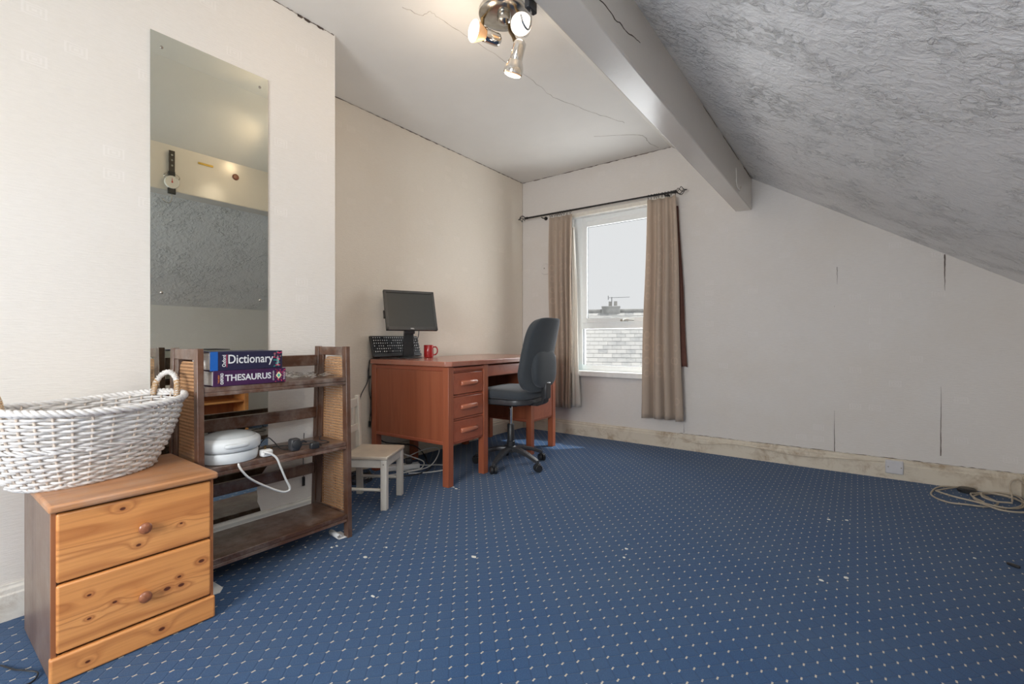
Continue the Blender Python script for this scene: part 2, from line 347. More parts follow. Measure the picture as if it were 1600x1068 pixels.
# ------------------------------------------------------------------ geometry helpers
def tag(o, label=None, cat=None, group=None, kind=None):
    if label: o['label'] = label
    if cat: o['category'] = cat
    if group: o['group'] = group
    if kind: o['kind'] = kind
    return o
def thing(name, label, cat, loc=(0, 0, 0), rz=0.0, group=None):
    o = bpy.data.objects.new(name, None); o.empty_display_size = .05; COL.objects.link(o)
    o.location = loc; o.rotation_euler = (0, 0, rz)
    return tag(o, label, cat, group)
class MB:
    def __init__(s): s.v = []; s.f = []; s.uv = None
    def add(s, vs, fs):
        k = len(s.v); s.v += [tuple(v) for v in vs]; s.f += [tuple(i + k for i in f) for f in fs]; return s
    def box(s, c, d, R=None):
        hx, hy, hz = d[0] / 2, d[1] / 2, d[2] / 2
        vs = [Vector((x, y, z)) for x in (-hx, hx) for y in (-hy, hy) for z in (-hz, hz)]
        if R is not None: vs = [R @ v for v in vs]
        return s.add([v + Vector(c) for v in vs], [(0, 1, 3, 2), (4, 6, 7, 5), (0, 4, 5, 1), (2, 3, 7, 6), (0, 2, 6, 4), (1, 5, 7, 3)])
    def span(s, a, b):
        return s.box([(a[i] + b[i]) / 2 for i in range(3)], [abs(b[i] - a[i]) for i in range(3)])
    def hexa(s, p):     # eight corners: bottom four, then top four, same winding
        return s.add(p, [(3, 2, 1, 0), (4, 5, 6, 7), (0, 1, 5, 4), (1, 2, 6, 5), (2, 3, 7, 6), (3, 0, 4, 7)])
    def frame(s, d):
        d = Vector(d).normalized(); a = Vector((0, 0, 1)) if abs(d.z) < .9 else Vector((1, 0, 0))
        u = d.cross(a).normalized(); return u, d.cross(u).normalized(), d
    def cyl(s, p0, p1, r0, r1=None, n=16, cap=True):
        r1 = r0 if r1 is None else r1; p0, p1 = Vector(p0), Vector(p1); u, w, d = s.frame(p1 - p0)
        vs = []
        for p, r in ((p0, r0), (p1, r1)):
            for i in range(n):
                a = 2 * PI * i / n; vs.append(p + (u * math.cos(a) + w * math.sin(a)) * r)
        fs = [(i, (i + 1) % n, n + (i + 1) % n, n + i) for i in range(n)]
        if cap: fs += [tuple(range(n))[::-1], tuple(range(n, 2 * n))]
        return s.add(vs, fs)
    def lathe(s, prof, n=24, p=(0, 0, 0), d=(0, 0, 1), cap=True):
        u, w, d = s.frame(d); p = Vector(p); vs = []
        for r, h in prof:
            for i in range(n):
                a = 2 * PI * i / n; vs.append(p + d * h + (u * math.cos(a) + w * math.sin(a)) * r)
        m = len(prof)
        fs = [(j * n + i, j * n + (i + 1) % n, (j + 1) * n + (i + 1) % n, (j + 1) * n + i) for j in range(m - 1) for i in range(n)]
        if cap: fs += [tuple(range(n))[::-1], tuple(range((m - 1) * n, m * n))]
        return s.add(vs, fs)
    def tube(s, pts, r, n=8, closed=False, flat=1.0):
        pts = [Vector(p) for p in pts]; m = len(pts); vs = []; prev = None
        for k, p in enumerate(pts):
            a = pts[(k - 1) % m] if (closed or k > 0) else p; b = pts[(k + 1) % m] if (closed or k < m - 1) else p
            d = (b - a).normalized() if (b - a).length > 1e-9 else Vector((0, 0, 1))
            if prev is None: u, w, _ = s.frame(d)
            else:
                u = (prev - d * prev.dot(d)).normalized(); w = d.cross(u)
            prev = u; rr = r[k] if isinstance(r, (list, tuple)) else r
            for i in range(n):
                t = 2 * PI * i / n; vs.append(p + u * math.cos(t) * rr + w * math.sin(t) * rr * flat)
        fs = [(j * n + i, j * n + (i + 1) % n, ((j + 1) % m) * n + (i + 1) % n, ((j + 1) % m) * n + i) for j in range(m if closed else m - 1) for i in range(n)]
        if not closed: fs += [tuple(range(n))[::-1], tuple(range((m - 1) * n, m * n))]
        return s.add(vs, fs)
    def prism(s, poly, off):   # polygon (3d points) extruded by off
        n = len(poly); off = Vector(off); vs = [Vector(p) for p in poly] + [Vector(p) + off for p in poly]
        return s.add(vs, [tuple(range(n))[::-1], tuple(range(n, 2 * n))] + [(i, (i + 1) % n, n + (i + 1) % n, n + i) for i in range(n)])
    def xf(s, R, t=(0, 0, 0)):
        s.v = [tuple(R @ Vector(v) + Vector(t)) for v in s.v]; return s
    def build(s, name, mat, parent=None, bevel=0.0, smooth=40, seg=2, solid=0.0, sub=0):
        me = bpy.data.meshes.new(name); me.from_pydata(s.v, [], s.f)
        bm = bmesh.new(); bm.from_mesh(me); bmesh.ops.recalc_face_normals(bm, faces=bm.faces); bm.to_mesh(me); bm.free()
        if smooth:
            me.shade_smooth(); me.set_sharp_from_angle(angle=math.radians(smooth))
        if s.uv:
            ul = me.uv_layers.new()
            for l in me.loops: ul.data[l.index].uv = s.uv[l.vertex_index]
        me.materials.append(M[mat] if isinstance(mat, str) else mat)
        o = bpy.data.objects.new(name, me); COL.objects.link(o)
        if parent: o.parent = parent
        if solid:
            q = o.modifiers.new('solid', 'SOLIDIFY'); q.thickness = solid
        if bevel:
            q = o.modifiers.new('bevel', 'BEVEL'); q.width = bevel; q.segments = seg; q.limit_method = 'ANGLE'; q.angle_limit = math.radians(35); q.harden_normals = False
        if sub:
            q = o.modifiers.new('sub', 'SUBSURF'); q.levels = sub; q.render_levels = sub
        return o
def spline(pts, k=6, closed=False):
    P = [Vector(p) for p in pts]; n = len(P); out = []
    rng = range(n if closed else n - 1)
    for i in rng:
        p1, p2 = P[i], P[(i + 1) % n]
        p0 = P[i - 1] if (i > 0 or closed) else p1 * 2 - p2
        p3 = P[(i + 2) % n] if (i + 2 < n or closed) else p2 * 2 - p1
        for j in range(k):
            t = j / k
            out.append(.5 * ((2 * p1) + (p2 - p0) * t + (2 * p0 - 5 * p1 + 4 * p2 - p3) * t * t + (3 * p1 - p0 - 3 * p2 + p3) * t ** 3))
    if not closed: out.append(P[-1])
    return out
def superq(c, a, e1=.4, e2=.4, nu=32, nv=16, deform=None):
    sp = lambda v, e: math.copysign(abs(v) ** e, v)
    vs = []; 
    for j in range(nv + 1):
        ph = -PI / 2 + PI * j / nv
        for i in range(nu):
            th = 2 * PI * i / nu
            p = Vector((a[0] * sp(math.cos(ph), e1) * sp(math.cos(th), e2), a[1] * sp(math.cos(ph), e1) * sp(math.sin(th), e2), a[2] * sp(math.sin(ph), e1)))
            if deform: p = deform(p)
            vs.append(p + Vector(c))
    fs = [(j * nu + i, j * nu + (i + 1) % nu, (j + 1) * nu + (i + 1) % nu, (j + 1) * nu + i) for j in range(nv) for i in range(nu)]
    m = MB(); m.add(vs, fs); return m
def text_mb(body, size, depth=.0008, bold=0.0):
    cu = bpy.data.curves.new('text', 'FONT'); cu.body = body; cu.size = size; cu.extrude = depth / 2; cu.offset = bold; cu.resolution_u = 3
    cu.align_x = 'LEFT'
    o = bpy.data.objects.new('text', cu); COL.objects.link(o)
    bpy.context.view_layer.update()
    me = bpy.data.meshes.new_from_object(o)
    m = MB(); m.v = [tuple(v.co) for v in me.vertices]; m.f = [tuple(p.vertices) for p in me.polygons]
    bpy.data.objects.remove(o); bpy.data.curves.remove(cu); bpy.data.meshes.remove(me)
    xs = [v[0] for v in m.v]; m.w = max(xs) - min(xs); m.x0 = min(xs)
    m.v = [(v[0] - m.x0, v[1], v[2]) for v in m.v]
    return m
def rows(*r): return Matrix(r)
def ribbon(pts, widths, normal, up=None):
    """thin jagged strip lying on a surface"""
    m = MB(); nrm = Vector(normal).normalized(); P = [Vector(p) for p in pts]; vs = []
    for k, p in enumerate(P):
        d = (P[min(k + 1, len(P) - 1)] - P[max(k - 1, 0)]).normalized(); s_ = nrm.cross(d).normalized(); w = widths[k] / 2
        vs += [p + s_ * w, p - s_ * w, p + s_ * w + nrm * .0012, p - s_ * w + nrm * .0012]
    fs = []
    for k in range(len(P) - 1):
        a = 4 * k; b = a + 4
        fs += [(a + 2, a + 3, b + 3, b + 2), (a, b, b + 1, a + 1), (a, a + 2, b + 2, b), (a + 1, b + 1, b + 3, a + 3)]
    e = 4 * (len(P) - 1); fs += [(0, 1, 3, 2), (e, e + 2, e + 3, e + 1)]
    m.add(vs, fs); return m
def jag(pts, k=5, amp=.006, axes=(1, 1, 1)):
    P = spline(pts, k); out = []
    for p in P: out.append(p + Vector((random.uniform(-amp, amp) * axes[0], random.uniform(-amp, amp) * axes[1], random.uniform(-amp, amp) * axes[2])))
    return out
def copy_tree(o, parent=None):
    c = o.copy(); COL.objects.link(c); c.parent = parent
    for ch in list(o.children): copy_tree(ch, c)
    return c

# ================================================================== THE ROOM
XL, XB, YB, XK, YR, HC = -2.80, -2.24, 3.95, .78, -1.60, 2.54
YC = 1.427                      # corner of the chimney breast
XF = -1.267
ZK = zs(XK)
# floor
fl = MB().span((XL - .1, YR - .1, -.06), (XK + .1, YB + .1, 0)).build('floor', 'carpet', smooth=0); tag(fl, kind='structure')
# walls
wl = MB().span((XL - .1, YC, 0), (XL, YB, HC)).build('wall_left', 'wall_left', smooth=0); tag(wl, kind='structure')
wb = MB().span((XL - .1, YR, 0), (XB, YC, HC)).build('wall_chimney_breast', 'breast', smooth=0); tag(wb, kind='structure')
WX0, WX1, WZ0, WZ1 = -2.215, -1.30, .60, 2.085
m = MB()
m.span((XL - .1, YB, 0), (WX0, YB + .2, HC))
m.span((WX0, YB, 0), (WX1, YB + .2, WZ0))
m.prism([(WX0, YB, WZ1), (WX1, YB, WZ1), (WX1, YB, HC - (WX1 - XF) * 0), (WX0, YB, HC)], (0, .2, 0))
m.prism([(WX1, YB, 0), (XK + .1, YB, 0), (XK + .1, YB, zs(XK + .1)), (XF, YB, HC), (WX1, YB, HC)], (0, .2, 0))
wbk = m.build('wall_back', 'wall_back', smooth=0); tag(wbk, kind='structure')
wr = MB().span((XK, YR, 0), (XK + .1, YB, ZK)).build('wall_right', 'wall_back', smooth=0); tag(wr, kind='structure')
RX0, RX1, RZ0, RZ1 = -1.35, -.15, .74, 1.70  # opening added in the unseen rear wall for the fill lamp
m = MB()
m.prism([(XL - .1, YR, 0), (RX0, YR, 0), (RX0, YR, HC), (XL - .1, YR, HC)], (0, -.1, 0))
m.prism([(RX0, YR, 0), (RX1, YR, 0), (RX1, YR, RZ0), (RX0, YR, RZ0)], (0, -.1, 0))
m.prism([(RX0, YR, RZ1), (RX1, YR, RZ1), (RX1, YR, zs(RX1)), (XF, YR, HC), (RX0, YR, HC)], (0, -.1, 0))
m.prism([(RX1, YR, 0), (XK + .1, YR, 0), (XK + .1, YR, zs(XK + .1)), (RX1, YR, zs(RX1))], (0, -.1, 0))
wre = m.build('wall_rear', 'breast', smooth=0); tag(wre, kind='structure')
m = MB()
m.span((RX0, YR - .08, RZ0), (RX0 + .05, YR - .02, RZ1)); m.span((RX1 - .05, YR - .08, RZ0), (RX1, YR - .02, RZ1))
m.span((RX0 + .05, YR - .08, RZ0), (RX1 - .05, YR - .02, RZ0 + .05)); m.span((RX0 + .05, YR - .08, RZ1 - .05), (RX1 - .05, YR - .02, RZ1)); m.span((-.77, YR - .08, RZ0 + .05), (-.73, YR - .02, RZ1 - .05))
w3 = m.build('window_added_rear', 'upvc', bevel=.003); tag(w3, kind='structure')  # unseen window added around the rear fill lamp
for xa, xb_ in ((RX0 + .05, -.77), (-.73, RX1 - .05)): MB().span((xa, YR - .054, RZ0 + .05), (xb_, YR - .048, RZ1 - .05)).build('pane', 'glass', w3, smooth=0)
ce = MB().span((XL - .1, YR - .1, HC), (XF, YB + .2, HC + .1)).build('ceiling', 'ceiling', smooth=0); tag(ce, kind='structure')
# sloping ceiling with the roof-window opening
HX0, HX1, HY0, HY1 = -.38, .44, -.30, .72
m = MB()
def slab(x0, x1, y0, y1): m.prism([(x0, y0, zs(x0)), (x1, y0, zs(x1)), (x1, y0, zs(x1) + .13), (x0, y0, zs(x0) + .13)], (0, y1 - y0, 0))
slab(-.70, HX0, YR - .1, YB + .2); slab(HX1, XK + .1, YR - .1, YB + .2); slab(HX0, HX1, YR - .1, HY0); slab(HX0, HX1, HY1, YB + .2)
cs = m.build('ceiling_slope', 'slope', smooth=0); tag(cs, kind='structure')
m = MB(); slab(XF, -.70, YR - .1, YB + .2); cs2 = m.build('ceiling_upper_slope', 'ceiling', smooth=0); tag(cs2, kind='structure')
m = MB()
for (x0, x1, y0, y1) in ((HX0, HX0 + .05, HY0, HY1), (HX1 - .05, HX1, HY0, HY1), (HX0, HX1, HY0, HY0 + .05), (HX0, HX1, HY1 - .05, HY1)):
    m.prism([(x0, y0, zs(x0) + .02), (x1, y0, zs(x1) + .02), (x1, y0, zs(x1) + .09), (x0, y0, zs(x0) + .09)], (0, y1 - y0, 0))
w2 = m.build('window_2', 'upvc', bevel=.004); tag(w2, kind='structure')
MB().prism([(HX0, HY0, zs(HX0) + .05), (HX1, HY0, zs(HX1) + .05), (HX1, HY0, zs(HX1) + .056), (HX0, HY0, zs(HX0) + .056)], (0, HY1 - HY0, 0)).build('pane', 'glass', w2, smooth=0)

# the boxed purlin beam under the slope
m = MB().prism([(-.765, YR, 1.912), (-.650, YR, 1.905), (-.650, YR, zs(-.65) + .01), (-.765, YR, zs(-.765) + .01)], (0, YB - YR, 0))
beam = m.build('trim_beam', 'beam', bevel=.006); tag(beam, kind='structure')
# long split in the beam paint and a dark gap along its top
pts = [(-.65, 1.30, 1.975), (-.65, 1.339, 1.985), (-.65, 1.416, 1.990), (-.65, 1.454, 1.985), (-.65, 1.493, 1.995), (-.65, 1.548, 1.995), (-.65, 1.606, 2.010), (-.65, 1.675, 2.022)]
P = jag(pts, 4, .0015, (0, 1, 1)); ribbon(P, [.0035 * abs(math.sin(3.1 * k / len(P))) * random.uniform(.3, 1.6) + .0005 for k in range(len(P))], (1, 0, 0)).build('crack', 'grime', beam, smooth=0)
for y0, y1, w in ((2.55, 2.85, .003), (3.0, 3.45, .005), (3.62, 3.93, .008)):
    P = jag([(-.65, y0, 2.139), (-.65, (y0 + y1) / 2, 2.141), (-.65, y1, 2.138)], 10, .002, (0, 1, 1))
    ribbon(P, [w * random.uniform(.2, 1.2) for _ in P], (1, 0, 0)).build('gap', 'grime', beam, smooth=0)

# skirting boards
def board(name, axis, a, b, at, h, out, mat, lab=None):
    """profile with a moulded top; out = direction into the room"""
    prof = [(0, 0), (.016, 0), (.016, h * .72), (.012, h * .76), (.012, h * .88), (.006, h * .94), (.006, h), (0, h)]
    if axis == 'X': poly = [(a, at + out * d, z) for d, z in prof]; off = (b - a, 0, 0)
    else: poly = [(at + out * d, a, z) for d, z in prof]; off = (0, b - a, 0)
    o = MB().prism(poly, off).build(name, mat, smooth=0, bevel=.0012); return tag(o, kind='structure')
board('baseboard_back', 'X', XL, XK, YB, .132, -1, 'skirt')
board('baseboard_left', 'Y', YC, YB, XL, .132, 1, 'skirt')
board('baseboard_chimney', 'Y', YR, YC, XB, .115, 1, 'skirt_clean')
board('baseboard_right', 'Y', YR, YB, XK, .13, -1, 'skirt')
# thin loose wire tacked along the back skirting
P = spline([(-1.20, YB - .022, .100), (-1.05, YB - .022, .070), (-.93, YB - .022, .078), (-.80, YB - .022, .098), (-.6, YB - .022, .093), (-.35, YB - .022, .075), (-.1, YB - .022, .092), (.14, YB - .022, .108)], 6)
tag(MB().tube(P, .0018, 6).build('loose_wire', 'cable_c'), 'thin cream wire sagging along the back skirting board left of the blank socket', 'wire')

# wallpaper seams, cracks, grime lines
def seam(x, z0, z1, w, wall=wbk):
    n = 14; P = [Vector((x + random.uniform(-.001, .001), YB, z0 + (z1 - z0) * k / n)) for k in range(n + 1)]
    ribbon(P, [w * (1 - k / (n + .5)) * random.uniform(.7, 1.1) + .0006 for k in range(n + 1)], (0, -1, 0)).build('paper_seam', 'tear', wall, smooth=0)
seam(.438, zs(.438) - .004, 1.22, .008); seam(-.114, 1.42, 1.30, .003); seam(.420, .185, .62, .005); seam(-.130, .132, .42, .005); seam(-.13, 1.15, 1.14, .001); seam(-1.157, .14, .22, .003)
for pts, w in (([(-1.78, 1.50, HC), (-1.756, 1.592, HC), (-1.70, 1.604, HC), (-1.696, 1.676, HC), (-1.681, 1.801, HC), (-1.664, 2.018, HC), (-1.647, 2.247, HC), (-1.638, 2.467, HC), (-1.637, 2.669, HC), (-1.581, 2.83, HC), (-1.541, 2.966, HC), (-1.464, 3.157, HC), (-1.40, 3.305, HC)], .0022),
               ([(-1.692, 3.38, HC), (-1.481, 3.504, HC), (-1.378, 3.597, HC), (-1.381, 3.764, HC), (-1.355, 3.90, HC)], .0042)):
    P = jag(pts, 5, .006, (1, 1, 0)); ribbon(P, [w * random.uniform(.3, 1.2) for _ in P], (0, 0, -1)).build('crack', 'crack', ce, smooth=0)
# grime where ceiling meets the walls
def grime_line(a, b, n, w, normal, parent, k=60):
    a, b = Vector(a), Vector(b); P = [a.lerp(b, i / k) + Vector((0, 0, random.uniform(-.003, .001))) for i in range(k + 1)]
    ribbon(P, [w * random.uniform(.15, 1.0) ** 1.6 for _ in P], normal).build('grime_line', n, parent, smooth=0)
grime_line((XL, YC, HC - .002), (XL, YB, HC - .002), 'tear', .009, (1, 0, 0), wl, 90)
grime_line((XL, YB, HC - .002), (XF, YB, HC - .002), 'tear', .009, (0, -1, 0), wbk)
grime_line((XB, 1.22, HC - .004), (XB, 1.36, HC - .004), 'grime', .016, (1, 0, 0), wb, 14)
grime_line((XB, .90, HC - .002), (XB, 1.42, HC - .002), 'tear', .006, (1, 0, 0), wb, 50)
grime_line((XL, YB - .001, .14), (XL, YB - .001, HC), 'tear', .003, (1, 0, 0), wl)
grime_line((-1.2, YB, .134), (XK, YB, .134), 'grime', .006, (0, -1, 0), wbk, 90)

# ------------------------------------------------------------------ window
win = MB()
YW = 4.00
def bar(mb, x0, x1, z0, z1, y0=YW, y1=YW + .07): mb.span((x0, y0, z0), (x1, y1, z1))
bar(win, WX0, -2.125, WZ0, WZ1); bar(win, WX1 - .09, WX1, WZ0, WZ1); bar(win, -2.125, WX1 - .09, 2.03, WZ1); bar(win, -2.125, WX1 - .09, WZ0, .672); bar(win, -2.125, WX1 - .09, 1.015, 1.078)
w1 = win.build('window_1', 'upvc', bevel=.003); tag(w1, kind='structure')
cm = MB(); y0, y1 = YW - .024, YW - .001
bar(cm, -2.118, -2.068, 1.072, 2.036, y0, y1); bar(cm, -1.445, -1.395, 1.072, 2.036, y0, y1); bar(cm, -2.068, -1.445, 1.982, 2.036, y0, y1); bar(cm, -2.068, -1.445, 1.072, 1.116, y0, y1)
csh = cm.build('casement', 'upvc', w1, bevel=.003)
g = MB()
for x0, x1, z0, z1 in ((-2.068, -1.445, 1.116, 1.982),): 
    bar(g, x0, x0 + .004, z0, z1, YW - .006, YW - .001); bar(g, x1 - .004, x1, z0, z1, YW - .006, YW - .001); bar(g, x0, x1, z0, z0 + .004, YW - .006, YW - .001); bar(g, x0, x1, z1 - .004, z1, YW - .006, YW - .001)
x0, x1, z0, z1 = -2.125, WX1 - .09, .672, 1.015
bar(g, x0, x0 + .004, z0, z1, YW + .01, YW + .03); bar(g, x0, x1, z0, z0 + .003, YW + .01, YW + .03)
g.build('gasket', 'gasket', w1)
MB().span((-2.069, YW - .010, 1.115), (-1.444, YW - .005, 1.983)).build('pane', 'glass', csh, smooth=0)
MB().span((-2.127, YW + .028, .67), (-1.385, YW + .034, 1.018)).build('pane', 'glass', w1, smooth=0)
h = MB().box((-1.69, y0 - .008, 1.088), (.07, .016, .022)); h.tube(spline([(-1.70, y0 - .018, 1.088), (-1.68, y0 - .035, 1.09), (-1.64, y0 - .038, 1.088), (-1.585, y0 - .036, 1.083)], 5), .007, 8)
h.build('window_handle', 'chrome_dull', csh, bevel=.003)
sb = MB().span((WX0 - .03, YB - .045, .568), (WX1 + .03, YB + .052, .618)); sb.build('window_sill', 'sill', w1, bevel=.006)
# wooden trim strips over the head, painted reveal
t = MB(); t.span((WX0 - .02, YB - .012, 2.098), (WX1 + .02, YB, 2.125)); t.span((WX0 - .02, YB - .022, 2.085), (WX1 + .02, YB, 2.100)); t.build('head_trim', 'cream_trim', w1, bevel=.003)
t = MB(); t.span((WX0, YB, WZ0), (WX0 + .004, YW, WZ1)); t.span((WX1 - .004, YB, WZ0), (WX1, YW, WZ1)); t.span((WX0, YB, WZ1 - .004), (WX1, YW, WZ1)); t.build('reveal', 'sill', w1)
# small turquoise thing on the sill
tb = MB().lathe([(.011, 0), (.013, .006), (.013, .045), (.006, .055), (.006, .068)], 14, (-2.150, YB - .010, .619))
tag(tb.build('small_bottle', 'turq'), 'small turquoise plastic bottle on the window sill beside the left curtain', 'bottle')
# papered-over round cover on the wall left of the curtain
o = thing('round_wall_cover', 'round papered cover plate with a screw on the back wall left of the curtain', 'cover', (-2.515, YB, 1.62))
MB().lathe([(.058, 0), (.058, -.005), (.052, -.010), (.046, -.006), (.0001, -.006)], 32, (0, 0, 0), (0, 1, 0), cap=False).build('plate', 'wall_back', o)
MB().lathe([(.007, -.0075), (.0001, -.0095)], 10, (-.014, 0, .008), (0, 1, 0), cap=False).build('screw', 'steel', o)

# ------------------------------------------------------------------ curtain rod, curtains
YC0 = 3.862
rod = thing('curtain_rod', 'thin black iron curtain rod with twisted cage finials above the window', 'curtain rod', (-1.95, YC0, 2.132))
MB().cyl((-.755, 0, .008), (.755, 0, -.004), .0085, n=14).build('rod', 'iron', rod)
for sgn in (-1, 1):
    cx = sgn * .79; cz = .008 if sgn < 0 else -.004
    f = MB().cyl((sgn * .725, 0, cz), (sgn * .757, 0, cz), .012, n=12)
    for k in range(4):
        pts = [(sgn * (.755 + .07 * t / 14), math.sin(PI * t / 14) * .033 * math.cos(k * PI / 2 + t / 14 * PI * .9), cz + math.sin(PI * t / 14) * .033 * math.sin(k * PI / 2 + t / 14 * PI * .9)) for t in range(15)]
        f.tube(pts, .0028, 6)
    f.cyl((sgn * .822, 0, cz), (sgn * .842, 0, cz), .006, .004, n=10)
    f.build('finial', 'iron', rod)
for x in (-.56, .66):
    MB().tube([(x, 0, -.012), (x, .03, -.014), (x, .08, -.006)], .005, 8).cyl((x, .078, -.006), (x, .0875, -.006), .018, n=14).build('bracket', 'iron', rod)

def curtain_sheet(x0t, x1t, x0b, x1b, zt, zb, y, folds, amp, seed, ybias=0.0, nu=90, nv=34, tilt=0.0):
    r = random.Random(seed); ph = [r.uniform(0, 6.28) for _ in range(5)]; k = [r.uniform(.7, 1.3) for _ in range(5)]
    m = MB(); m.uv = []
    vs = []
    for j in range(nv + 1):
        v = j / nv
        for i in range(nu + 1):
            u = i / nu
            x = (x0t + (x1t - x0t) * u) * (1 - v) + (x0b + (x1b - x0b) * u) * v
            w = math.sin(2 * PI * folds * (u + .035 * math.sin(6 * u + ph[0])) + ph[1] + .5 * math.sin(2.2 * v + ph[2]))
            w = math.copysign(abs(w) ** .7, w)
            a = amp * (.45 + .75 * v ** .6) * (1 + .35 * math.sin(4 * u * k[1] + ph[3]))
            yy = y + ybias * v + w * a + .006 * math.sin(9 * u + 5 * v + ph[4])
            x += .010 * math.cos(2 * PI * folds * u + ph[1]) * v + .004 * math.sin(8 * v + ph[2])
            vs.append((x, yy, zt + (zb - zt) * v + tilt * u + .004 * math.sin(2 * PI * folds * u) * (1 if j == nv else 0)))
            m.uv.append((u, v))
    m.add(vs, [(j * (nu + 1) + i, j * (nu + 1) + i + 1, (j + 1) * (nu + 1) + i + 1, (j + 1) * (nu + 1) + i) for j in range(nv) for i in range(nu)])
    return m
cl = thing('curtain', 'left taupe curtain bunched against the wall, cream lining showing on its window edge', 'curtain', (-2.28, YC0, 0), group='curtains at the window')
L = (-2.28, YC0)
m = curtain_sheet(-2.412 + 2.28, -2.165 + 2.28, -2.395 + 2.28, -2.165 + 2.28, 2.098, .262, 0, 4.2, .034, 3)
m.build('curtain_cloth', 'curt', cl, solid=.003, smooth=80)
m = curtain_sheet(.100, .128, .105, .178, 1.98, .278, .028, 1.3, .010, 5, nu=24); m.build('curtain_lining', 'lining_w', cl, solid=.002, smooth=80)
m = curtain_sheet(-.150, -.10, -.160, -.10, 1.5, .30, .035, 1, .004, 8, nu=14); m.build('dark_backing', 'lining_b', cl, solid=.002, smooth=80)
def ring_set(par, xs, zrod, y=0):
    for x in xs:
        P = [(x + .002 * math.sin(a), y + .0155 * math.cos(a), zrod - .006 + .0155 * math.sin(a)) for a in [2 * PI * i / 16 for i in range(16)]]
        q = MB().tube(P, .002, 6, closed=True); q.tube([(x, y, zrod - .0215), (x, y, zrod - .034)], .002, 6); q.build('curtain_ring', 'iron', par)
ring_set(cl, [-.128, -.108, -.075, -.055, -.042, -.02, .0, .025, .06, .095], 2.135)
cr = thing('curtain', 'right taupe curtain hanging in straight folds, red-brown lining edge on its right', 'curtain', (-1.31, YC0, 0), group='curtains at the window')
m = curtain_sheet(-1.432 + 1.31, -1.190 + 1.31, -1.466 + 1.31, -1.142 + 1.31, 2.095, .248, 0, 3.3, .042, 11)
m.build('curtain_cloth', 'curt', cr, solid=.003, smooth=80)
m = curtain_sheet(.100, .122, .150, .196, 2.02, .690, .045, .7, .006, 12, nu=16); m.build('curtain_lining', 'lining_b', cr, solid=.002, smooth=80)
ring_set(cr, [-.118, -.092, -.066, -.048, -.03, .0, .025, .05, .075, .11], 2.131)

# ------------------------------------------------------------------ blank socket plate on the back skirting
o = thing('blank_socket_plate', 'blank white double socket plate screwed to the back skirting board', 'socket plate', (.192, YB - .017, .083))
MB().box((0, -.009, 0), (.092, .018, .086)).build('plate', 'socket', o, bevel=.004)
for x in (-.031, .035): MB().cyl((x, -.0175, 0), (x, -.019, 0), .004, n=12).build('screw', 'steel', o)

# hook painted onto the beam
P = spline([(-.644, 3.345, 2.05), (-.642, 3.345, 1.99), (-.640, 3.335, 1.95), (-.638, 3.36, 1.925), (-.636, 3.40, 1.918), (-.634, 3.44, 1.928), (-.634, 3.455, 1.952)], 6)
tag(MB().tube(P, .0035, 8).build('wall_hook', 'skirt_clean'), 'pale painted metal hook on the side of the beam near the back wall', 'hook')

# ------------------------------------------------------------------ mirror on the chimney breast
mi = thing('wall_mirror', 'tall frameless mirror screwed to the chimney breast, lower corner broken off', 'mirror', (XB, .846, 0))
poly = [(.618, .118), (1.040, .118), (1.034, .140), (1.024, .165), (1.026, .19), (1.022, .22), (1.026, .25), (1.040, .285), (1.060, .31), (1.073, .325), (1.073, 2.140), (.618, 2.140)]
MB().prism([(.002, y - .846, z) for y, z in poly], (.004, 0, 0)).build('mirror_pane', 'mirror', mi, smooth=0)
for y, z in ((.655, 2.085), (1.035, 2.090), (.655, 1.105), (1.037, 1.100)):
    MB().lathe([(.006, .0), (.006, .001), (.004, .003), (.0001, .0035)], 12, (.006, y - .846, z), (1, 0, 0), cap=False).build('screw', 'steel', mi)

# ================================================================== THINGS
# ------------------------------------------------------------------ pine bedside chest
ch = thing('bedside_chest', 'small orange pine chest with two knobbed drawers under the white basket', 'chest of drawers', (-1.905, .450, 0))
cx, cy = -1.905, .450
def lb(a, b): return MB().span((a[0] - cx, a[1] - cy, a[2]), (b[0] - cx, b[1] - cy, b[2]))
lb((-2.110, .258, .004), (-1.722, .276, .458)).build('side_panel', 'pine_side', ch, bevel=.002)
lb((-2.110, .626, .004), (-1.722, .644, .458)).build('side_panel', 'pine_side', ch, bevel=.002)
lb((-2.110, .276, .02), (-2.104, .626, .458)).build('back_panel', 'pine_dark', ch)
lb((-2.104, .276, .035), (-1.726, .626, .045)).build('bottom_panel', 'pine_dark', ch)
lb((-1.724, .258, .072), (-1.712, .268, .458)).build('front_edge', 'pine_dark', ch)
lb((-1.724, .636, .072), (-1.712, .644, .458)).build('front_edge', 'pine_dark', ch)
lb((-2.118, .250, .460), (-1.690, .652, .482)).build('top', 'pine_top', ch, bevel=.007, seg=3)
lb((-1.724, .254, .002), (-1.704, .648, .073)).build('plinth', 'pine', ch, bevel=.006, seg=3)
for z0, z1, pm in ((.268, .453, 'pine_a'), (.080, .262, 'pine_b')):
    # drawer front with bevelled edge, own mesh origin so each shows its own grain
    d = MB().box((0, 0, 0), (.020, .368, z1 - z0)).build('drawer', pm, ch, bevel=.006, seg=3); d.location = (-1.716 - cx, .4515 - cy, (z0 + z1) / 2)
    lip = MB().box((-.19, 0, -.01), (.36, .34, z1 - z0 - .05)).build('drawer_box', 'pine_dark', d)
    kz = .360 if z0 > .2 else .157
    MB().lathe([(.009, 0), (.008, .006), (.013, .010), (.0165, .015), (.0165, .019), (.012, .0235), (.006, .025), (.0001, .0252)], 22, (.010, .4555 - .4515, kz - (z0 + z1) / 2), (1, 0, 0), cap=False).build('knob', 'knob', d)

